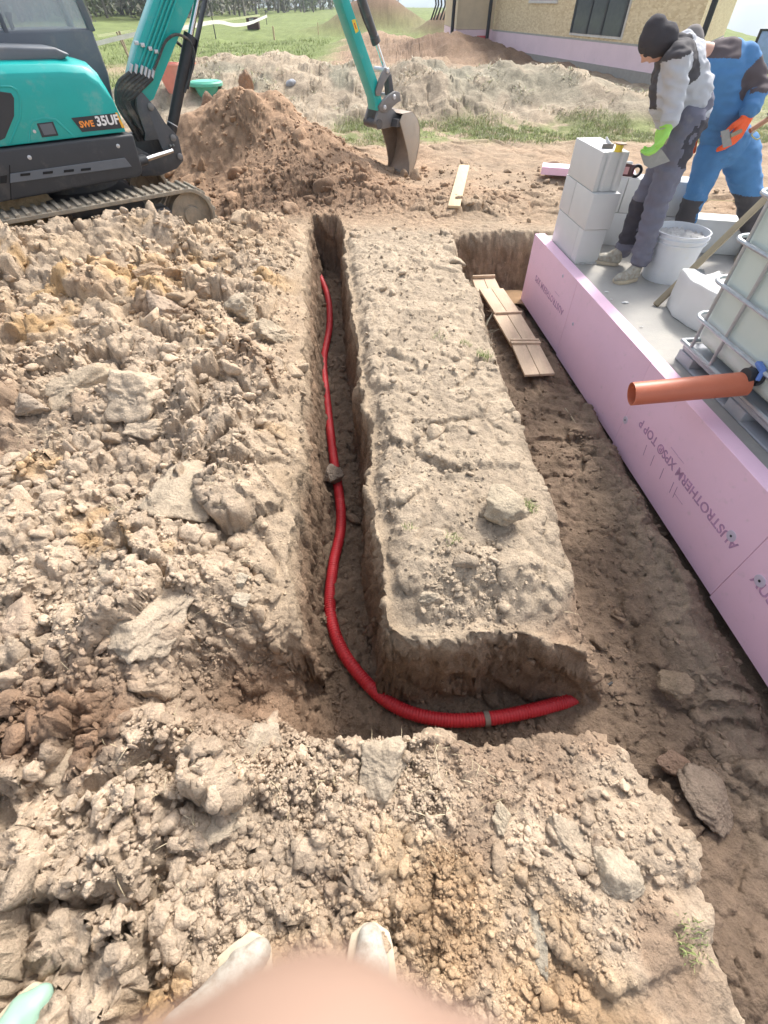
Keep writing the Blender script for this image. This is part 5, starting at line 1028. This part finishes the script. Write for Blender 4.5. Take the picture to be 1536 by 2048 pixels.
# narrow face (towards us-left)
w0 = hw(1148, 40); w1 = hw(1252, 40); sa = (w0 - HP).dot(HD); sb = (w1 - HP).dot(HD)
if sb < sa: sa, sb = sb, sa
fr = hbox(sa - .06, sb + .06, .66, 2.9, .0, .04, 'door_frame', mat('white_frame', (.72, .70, .66), .6)); hbox(sa, sb, .72, 2.84, .042, .055, 'glass', mat('dark_glass', (.10, .115, .13), .12), fr)
for q in (.0, .33, .62, .97): 
    s_ = sa + (sb - sa) * q; hbox(s_, s_ + .10, .72, 2.84, .057, .075, 'mullion', mat('anthracite_frame', (.045, .05, .055), .5), fr)
ww = hw(1090, 2); s_ = (ww - HP).dot(HD); hbox(s_ - 1.1, s_ + .9, 1.48, 2.6, .0, .03, 'window', mat('pinkish_window', (.35, .18, .20), .5)); hbox(s_ - 1.2, s_ + 1.0, 1.40, 1.478, .0, .06, 'window_sill', mat('sill_white', (.7, .68, .64), .6))
# end facade facing left of the corner
e0 = gr(912, 62, .55); e0.z = 0; ed = (e0 - HP)
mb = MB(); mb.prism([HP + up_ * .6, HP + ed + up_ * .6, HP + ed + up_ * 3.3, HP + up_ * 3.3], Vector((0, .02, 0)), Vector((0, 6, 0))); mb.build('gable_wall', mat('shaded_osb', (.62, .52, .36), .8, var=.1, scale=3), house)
mb = MB(); mb.prism([HP + up_ * -.3, HP + ed + up_ * -.3, HP + ed + up_ * .59, HP + up_ * .59], Vector((0, -.04, 0)), Vector((0, 6, 0))); mb.build('gable_plinth', M_PPL, house)
mb = MB(); c_ = at(963, 83, HP.y - .35); mb.box(c_, .45, .2, .36); mb.build('meter_box', mat('red_box', (.55, .06, .06), .5), house, bevel=.02)
mb = MB(); R0 = hq(-.6, 3.25, .7); R1 = hq(hl + .6, 3.25, .7); T0 = hq(-.6, 6.0, -WD / 2); T1 = hq(hl + .6, 6.0, -WD / 2); S0 = hq(-.6, 3.25, -WD - .7); S1 = hq(hl + .6, 3.25, -WD - .7)
mb.add([R0, R1, T1, T0, S0, S1], [(0, 1, 2, 3), (3, 2, 5, 4), (0, 3, 4), (1, 5, 2), (0, 4, 5, 1)]); mb.build('roof', mat('roof_membrane', (.18, .17, .17), .8), house)
M_DP = mat('black_downpipe', (.02, .02, .022), .5)
for (pxb, pyb, pxt, dd) in ((972, 92, 984, -.5), (902, 92, 916, -.3), (1398, 92, 1413, -.25)):
    b0_ = at(pxb, pyb, (HP.y if pxb < 1200 else hq(hl, 0).y) + dd); b1_ = b0_ + up_ * 3.1
    mb = MB(); mb.tube([b0_ + Vector((-.3, 0, -.02)), b0_ + Vector((-.06, 0, .04)), b0_ + Vector((0, 0, .2)), b1_], .075, 10); mb.build('downpipe', M_DP, house, smooth=True)
# ================================================================== blades of grass, dead weeds, straw
M_BLADE = vcolmat('blade', .7)
def blades(name, xs, ys, zs, h, wd, cols, lean=.5, curl=.5, seg=3, flat=1.0):
    n = len(xs); a = rng.uniform(0, 2 * np.pi, n); ln = rng.uniform(.1, 1, n) * lean; dirx = np.cos(a); diry = np.sin(a); hh = h * rng.uniform(.5, 1.3, n)
    wa = a + np.pi / 2 + rng.uniform(-.6, .6, n); wx = np.cos(wa) * wd; wy = np.sin(wa) * wd; V = np.empty((n, (seg + 1) * 2 - 1, 3)); 
    for s in range(seg + 1):
        t = s / seg; off = hh * (ln * t + curl * ln * t * t); px = xs + dirx * off; py = ys + diry * off; pz = zs + flat * hh * t * (1 - .35 * ln * t) - .01 * (s == 0); k = (1 - t) ** .6
        if s < seg: V[:, 2 * s] = np.stack([px - wx * k, py - wy * k, pz], -1); V[:, 2 * s + 1] = np.stack([px + wx * k, py + wy * k, pz], -1)
        else: V[:, 2 * s] = np.stack([px, py, pz], -1)
    nv = V.shape[1]; T = []
    for s in range(seg - 1): T += [(2 * s, 2 * s + 1, 2 * s + 3), (2 * s, 2 * s + 3, 2 * s + 2)]
    T += [(2 * seg - 2, 2 * seg - 1, 2 * seg)]
    Q = (np.array(T)[None] + (np.arange(n) * nv)[:, None, None]).reshape(-1, 3)
    return bigmesh(name, V.reshape(-1, 3), Q, np.repeat(cols, nv, 0), M_BLADE)
def area(n, x0, x1, y0, y1, wf):
    x = rng.uniform(x0, x1, n * 4); y = y0 * (y1 / y0) ** rng.random(n * 4); z, c, mk = terrain(x, y); ok = rng.random(len(x)) < wf(x, y, z, mk); return x[ok][:n], y[ok][:n], z[ok][:n]
GC = lambda n, a, b: a + (b - a) * rng.random((n, 1)) 
ga = np.array([(.19, .25, .07)]); gb = np.array([(.36, .40, .17)]); da = np.array([(.36, .32, .23)]); db = np.array([(.60, .53, .39)])
x, y, z = area(24000, -1.4, 8.0, 9.4, 11.9, lambda x, y, z, m: m['grass'] * ss(-.25, .35, fbm(x * 1.6, y * 1.6, 400, 3)))
cg = GC(len(x), ga, gb); dry_ = rng.random(len(x)) < .28; cg[dry_] = GC(dry_.sum(), da, db); tag(blades('grass', x, y, z, .05, .0042, cg, lean=.9), kind='stuff', label='strip of green grass in front of the pale mound', cat='grass')
x, y, z = area(24000, -26, -3.0, 14.5, 40, lambda x, y, z, m: m['meadow']); cg = GC(len(x), ga, gb); dry_ = rng.random(len(x)) < .1; cg[dry_] = GC(dry_.sum(), da, db); tag(blades('meadow_grass', x, y, z, .11, .011, cg), kind='stuff', label='rough grass of the meadow beyond the spoil', cat='grass')
x, y, z = area(13000, -7, 8.5, 10.8, 17, lambda x, y, z, m: (.25 * ss(.12, .5, z) + .9 * m['md'] * ss(.8, .2, z)) * (1 - m['meadow']) * ss(.0, .35, fbm(x * 2.2, y * 2.2, 410, 3)))
cg = GC(len(x), da, db); gr_ = rng.random(len(x)) < .14; cg[gr_] = GC(gr_.sum(), ga, gb); tag(blades('dead_weeds', x, y, z, .065, .007, cg, lean=2.2, curl=.8), kind='stuff', label='matted dead weeds covering the pale mounds', cat='weeds')
# straw and roots lying on the near banks
def strawfield(n, wf, y0=.0, y1=4.5, x0=-2.6, x1=1.0):
    x = rng.uniform(x0, x1, n * 5); y = rng.uniform(y0, 1, n * 5) ** 1.0 * y1; z, c, mk = terrain(x, y); ok = rng.random(len(x)) < wf(x, y, z, mk); return x[ok][:n], y[ok][:n], z[ok][:n]
x, y, z = strawfield(1900, lambda x, y, z, m: np.clip(m['left'] * .9 + m['front'], 0, 1) * ss(.1, .5, fbm(x * 3.3, y * 3.3, 420, 3)) + .02 * m['mid'])
tag(blades('straw', x, y, z + .010, .022, .0011, GC(len(x), np.array([(.42, .34, .20)]), np.array([(.66, .56, .38)])), lean=3.0, curl=.2, flat=.25), kind='stuff', label='straws and torn roots in the dry soil', cat='straw')
# tufts one can point at
def tuft(px, py, z, n, h, sp, label, a_=ga, b_=gb, wd=.0016, lean=.9):
    p = gr(px, py, z); r = sp * np.sqrt(rng.random(n)); t = rng.uniform(0, 6.283, n); xs = p.x + r * np.cos(t); ys = p.y + r * np.sin(t); zz = terrain(xs, ys)[0]
    o = blades('grass_tuft', xs, ys, zz, h, wd, GC(n, a_, b_), lean=lean); c = np.array([p.x, p.y, zz.mean()]); co = np.empty(len(o.data.vertices) * 3, np.float32); o.data.vertices.foreach_get('co', co); co = co.reshape(-1, 3) - c
    o.data.vertices.foreach_set('co', co.astype(np.float32).ravel()); o.data.update(); o.location = Vector(c); return tag(o, label, 'grass tuft', 'grass tufts on the middle bank')
tuft(1062, 1003, -.05, 90, .030, .035, 'small green tuft right of the grey lump on the middle bank')
tuft(905, 1080, -.05, 60, .022, .035, 'sparse green tuft left of the grey lump on the middle bank')
tuft(820, 1055, -.05, 36, .018, .03, 'tiny green tuft farthest left on the middle bank')
tuft(968, 712, -.05, 110, .05, .05, 'green tuft at the right edge of the bank beside the formwork panels')
tuft(932, 682, -.05, 60, .03, .04, 'low green tuft just above another at the bank edge')
tuft(980, 640, -.1, 70, .11, .04, 'tall dry tuft leaning over the second formwork panel', da * .8, db * .8, .0014, 1.0)
tuft(880, 672, -.05, 50, .025, .07, 'thin green tuft in the middle of the upper bank')
tuft(950, 478, -.1, 130, .09, .07, 'grey dead grass hanging over the far pit wall', da * .8, db * .75, .002, 1.6)
tuft(1370, 1880, -.14, 110, .016, .05, 'mossy green patch low on the front bank', ga, gb)
# ================================================================== small things in the background
def hit(px, py, y0=9.0, y1=90.0):
    ys = y0 * (y1 / y0) ** np.linspace(0, 1, 1600); d = ray(px, py); xs = d.x / d.y * ys; zr = H + d.z / d.y * ys; zt = terrain(xs, ys)[0]; k = np.argmax(zr < zt)
    return Vector((xs[k], ys[k], zt[k])) if (zr < zt).any() else at(px, py, 40)
p = hit(415, 184); p.z += .05; ks = p.y / 13.2; ch = thing('manhole_cover', 'round green plastic manhole cover on the spoil, behind the excavator boom', 'cover', p)
m_gr = mat('green_plastic', (.10, .46, .33), .5, var=.08, dirt=.2)
mb = MB(); mb.lathe(p - up_ * .16, [(.16 * ks, 0), (.24 * ks, .17), (.24 * ks, .19)], 32); mb.build('shaft', m_gr, ch, smooth=True)
mb = MB(); mb.lathe(p + up_ * .03, [(.33 * ks, 0), (.35 * ks, .01), (.35 * ks, .05), (.33 * ks, .07), (.28 * ks, .072), (.28 * ks, .08), (.001, .085)], 40); mb.build('lid', m_gr, ch, smooth=True)
p = hit(346, 183); p.z -= .03; mb = MB(); mb.lathe(p, [(.09, 0), (.23, .40), (.25, .40), (.25, .43), (.23, .43), (.085, .03)], 24, caps=False); tag(mb.build('salmon_bucket', mat('salmon_plastic', (.72, .28, .22), .6, var=.08), smooth=True), 'tapered salmon pink plastic tub standing behind the boom', 'tub')
def post(px, py, Y, h, w_, label, mt=M_STICK, name='fence_post', grp='posts of the tape fence', lean=(0, 0)):
    b = hit(px, py); h *= b.y / Y; mb = MB(); mb.bar(b - up_ * .15, b + up_ * h + Vector((lean[0], lean[1], 0)), w_, w_, Vector((0, 1, 0))); return tag(mb.build(name, mt, bevel=w_ * .12, seg=1), label, 'post', grp)
post(268, 140, 19, .80, .06, 'grey timber fence post left of the boom, left one of a leaning pair', lean=(-.12, 0)); post(272, 140, 18.8, .78, .05, 'grey timber fence post left of the boom, right one of a leaning pair', lean=(-.28, 0))
post(432, 78, 27, .62, .05, 'thin dark fence post carrying the tape right of the boom', M_BLK); post(534, 50, 38, .55, .05, 'thin fence post at the far end of the tape', M_BLK)
post(549, 80, 23, .33, .10, 'short orange-brown timber stake beyond the pale spoil', M_WOOD, 'timber_stake', 'timber stakes'); post(637, 70, 28, .35, .05, 'thin pale stake left of the excavator arm', M_WOOD, 'timber_stake', 'timber stakes')
post(392, 128, 16.5, .42, .05, 'slanting orange marker stake between boom cylinder and tub', mat('orange_stake', (.65, .17, .08), .6), 'marker_stake', 'timber stakes', (-.12, 0))
def ribbon(pxs, w_, label, mt, name='barrier_tape'):
    P = catmull([at(*q) for q in pxs], .25); mb = MB(); n = len(P); vs = [p + up_ * s for p in P for s in (-w_, w_)] + [p + up_ * s + Vector((0, .01, 0)) for p in P for s in (-w_, w_)]
    fs = [(2 * i, 2 * i + 2, 2 * i + 3, 2 * i + 1) for i in range(n - 1)] + [(2 * n + 2 * i, 2 * n + 2 * i + 1, 2 * n + 2 * i + 3, 2 * n + 2 * i + 2) for i in range(n - 1)]; mb.add(vs, fs); return tag(mb.build(name, mt), label, 'tape')
m_tape = mat('white_tape', (.78, .77, .72), .6, var=.15, scale=3)
ribbon(((190, 88, 21), (250, 73, 21.5), (300, 63, 22), (370, 55, 24), (432, 44, 27), (470, 50, 30), (500, 46, 34), (534, 32, 38)), .055, 'white barrier tape sagging between the fence posts on the left', m_tape)
ribbon(((195, 72, 32), (260, 62, 34), (330, 52, 36), (450, 40, 42), (520, 30, 46)), .045, 'fainter yellowish tape farther back on the meadow', mat('yellow_tape', (.66, .68, .40), .6))
p = hit(508, 58); cr_ = thing('brown_crate', 'dark brown box with a pale square, standing on the meadow by the tape', 'box', p)
mb = MB(); mb.box(p + up_ * .32, .95, .6, .66); mb.build('casing', mat('dark_brown', (.085, .045, .04), .7, var=.2), cr_, bevel=.03); mb = MB(); mb.box(p + Vector((-.05, -.31, .44)), .36, .02, .3); mb.build('pale_square', mat('grey_square', (.35, .36, .37), .6), cr_)
rf = thing('rod_fence', 'row of thin dark upright rods beside the house', 'rods', at(880, 40, 40))
for i, (xb, xt) in enumerate(((862, 860), (867, 867), (873, 874), (880, 881), (886, 889), (892, 896), (899, 904))):
    b = at(xb, 40, 40); mb = MB(); mb.tube([b, b + Vector((.25, 0, .6)), b + Vector((.1, 0, 1.4)), b + Vector((.3, 0, 2.2))], .05, 6); mb.build('rod', M_DP, rf, smooth=True)
for (px, py, Y, h) in ((749, 8, 60, 2.2), (796, 22, 52, 1.2)):
    b = at(px, py, Y); mb = MB(); mb.bar(b, b + up_ * h, .10, .10, Vector((0, 1, 0))); tag(mb.build('survey_pole', mat('grey_pole', (.3, .3, .3), .6)), 'distant thin pole beside the dark far spoil heap, ' + ('left one' if px < 770 else 'right one'), 'pole', 'distant poles')
p = at(1533, 150, 17); sg = thing('info_board', 'blue board in a dark frame at the right edge behind the man in blue', 'board', p)
mb = MB(); c_ = at(1528, 104, 17); mb.box(c_, .62, .04, .78); mb.build('board_panel', mat('blue_panel', (.30, .42, .66), .5, var=.2, scale=6), sg, bevel=.01)
mb = MB(); 
for dx, dz, sx, sz in ((0, .40, .68, .04), (0, -.40, .68, .04)): mb.box(c_ + Vector((dx, -.01, dz)), sx, .06, sz)
mb.box(c_ + Vector((-.32, -.01, 0)), .04, .06, .76); mb.box(c_ + Vector((.32, -.01, 0)), .04, .06, .76); mb.build('board_frame', M_BLK, sg); mb = MB(); mb.bar(c_ - up_ * 1.5 + Vector((.2, .04, 0)), c_ + Vector((.2, .04, 0)), .06, .06, Vector((0, 1, 0))); mb.build('leg', M_GREYP, sg)
a_, b_ = at(1385, 398, 6.2), at(1500, 404, 6.2); mb = MB(); mb.tube([a_, b_], .004, 5); tag(mb.build('string_line', mat('yellow_string', (.7, .62, .35), .7)), 'taut yellowish mason line behind the legs of the man in blue', 'string')
p = hit(583, 170); V = rock_shape(I2, 77) * np.array([.10, .08, .07]) + np.array(p); tag(mesh_obj('grey_bag', V, [tuple(f) for f in F2_.tolist()], mat('grey_sack', (.40, .41, .44), .8, var=.2, bump=.01, bscale=20), smooth=True), 'crumpled grey plastic scrap on the pale spoil', 'scrap')
# ================================================================== woods, hills, air
def tree_mass(name, spots, label, hgt, cols, seed, trunk=True, leaf=.42, nl=520, spread=.42):
    r = np.random.default_rng(seed); VV_ = []; QQ = []; CC_ = []; n0 = 0
    for (x, y, z, s) in spots:
        h_ = hgt * s; mb = MB(); top = Vector((x + r.normal() * .4, y, z + h_ * .85)); base = Vector((x, y, z - .5))
        mb.tube([base, base.lerp(top, .5) + Vector((r.normal() * .2, 0, 0)), top], .1, 5, rf=lambda i, n: (.20, .12, .03)[i] * s)
        for k in range(9):
            a = base.lerp(top, .25 + .07 * k); an = r.uniform(0, 6.28); L_ = h_ * r.uniform(.2, .36) * (1 - .05 * k); mb.tube([a, a + Vector((math.cos(an) * L_ * .5, math.sin(an) * L_ * .5, L_ * .45)), a + Vector((math.cos(an) * L_ * .8, math.sin(an) * L_ * .8, L_ * 1.0))], .05, 4, rf=lambda i, n: (.07, .045, .015)[i] * s)
        v = np.array(mb.v); 
        for f in mb.f:
            f = list(f)
            for j in range(1, len(f) - 1): QQ.append((f[0] + n0, f[j] + n0, f[j + 1] + n0))
        VV_.append(v); CC_.append(np.tile(np.array([(.27, .24, .22)]), (len(v), 1))); n0 += len(v)
        cl = r.normal(size=(14, 3)) * np.array([spread * .6, spread * .6, .34]) * h_ * .62; ci = r.integers(0, 14, nl)
        c = cl[ci] + r.normal(size=(nl, 3)) * h_ * .085 + np.array([x, y, z + h_ * .5]); q = r.normal(size=(nl, 3, 3)) * leaf * .5
        v = (c[:, None] + q).reshape(-1, 3); v[:, 2] = np.maximum(v[:, 2], z + .1); VV_.append(v); QQ += [(n0 + 3 * i, n0 + 3 * i + 1, n0 + 3 * i + 2) for i in range(nl)]; n0 += len(v)
        base_c = np.array(cols[r.integers(0, len(cols))]); CC_.append(np.repeat(base_c * r.uniform(.7, 1.3, (nl, 1)), 3, 0))
    return bigmesh(name, np.concatenate(VV_), np.array(QQ), np.concatenate(CC_), M_BLADE, smooth=False)
sp_ = []
for i in range(230):
    t = rng.random(); Y = 66 + 110 * t ** 1.2 + rng.uniform(0, 22); X = -64 - (Y - 60) * .15 + (t * 58 + rng.uniform(-5, 5)) if False else (-26 - Y * .36 + rng.uniform(0, 1) * (20 + (Y - 60) * .55))
    sp_.append((X, Y, tz(X, Y), rng.uniform(.75, 1.25)))
wood = tree_mass('woods', sp_, '', 8.5, [(.27, .24, .22), (.25, .24, .20), (.30, .28, .22), (.23, .25, .17)], 5); tag(wood, 'hazy grey-brown leafless wood along the far edge of the meadow', 'woods', kind='stuff')  # trunk and twig colours lightened towards grey, standing in for thicker haze
# hills beyond the valley
az = np.linspace(R(-48), R(62), 160); ds = np.array([420, 600, 800, 1000, 1200, 1450, 1700, 1900, 2050, 2200, 2500.]); A_, D_ = np.meshgrid(az, ds)
rowpx = lambda a: np.interp(np.degrees(a), [-48, -30, -5, 3, 12, 24, 30, 36, 45, 62], [52, 44, 20, 14, 12, 12, 2, -27, -55, -75])
ridge = rowpx(A_) + 10 * fbm(A_ * 9, A_ * 0 + 3, 500, 4); foot = -95 + 15 * fbm(A_ * 6, D_ * .004, 505, 3)
t = ss(500, 2000, D_); Zh = foot + (ridge - foot) * t - ss(2050, 2500, D_) * 90 + 16 * fbm(A_ * 22, D_ * .004, 510, 4) * (1 - np.abs(t - .5))
Vh = np.stack([D_ * np.sin(A_), D_ * np.cos(A_), Zh], -1).reshape(-1, 3); ny_, nx_ = A_.shape; ix = np.arange(ny_ * nx_).reshape(ny_, nx_); Qh = np.stack([ix[:-1, :-1], ix[:-1, 1:], ix[1:, 1:], ix[1:, :-1]], -1).reshape(-1, 4)
fc = ss(-.12, .12, fbm(A_ * 30, D_ * .006, 520, 4)).reshape(-1, 1); chh = np.array([(.045, .065, .04)]) * fc + np.array([(.15, .19, .08)]) * (1 - fc)
tag(bigmesh('hills', Vh, Qh, chh, M_BLADE), kind='structure')
# ================================================================== haze
bpy.ops.mesh.primitive_cube_add(size=1, location=(300, 1600, -30)); hz = bpy.context.object; hz.name = 'haze'; hz.scale = (7600, 5400, 156); hz.location = (300, 1700, 14.5 - 78)
mh_ = bpy.data.materials.new('haze'); mh_.use_nodes = True; nn_ = mh_.node_tree; nn_.nodes.clear(); oo = nn_.nodes.new('ShaderNodeOutputMaterial'); pv = nn_.nodes.new('ShaderNodeVolumePrincipled'); pv.inputs['Density'].default_value = .0005; pv.inputs['Color'].default_value = (.70, .82, 1.0, 1); pv.inputs['Anisotropy'].default_value = .3
nn_.links.new(pv.outputs[0], oo.inputs['Volume']); hz.data.materials.append(mh_); tag(hz, 'pale haze over the whole site', 'haze', kind='stuff')
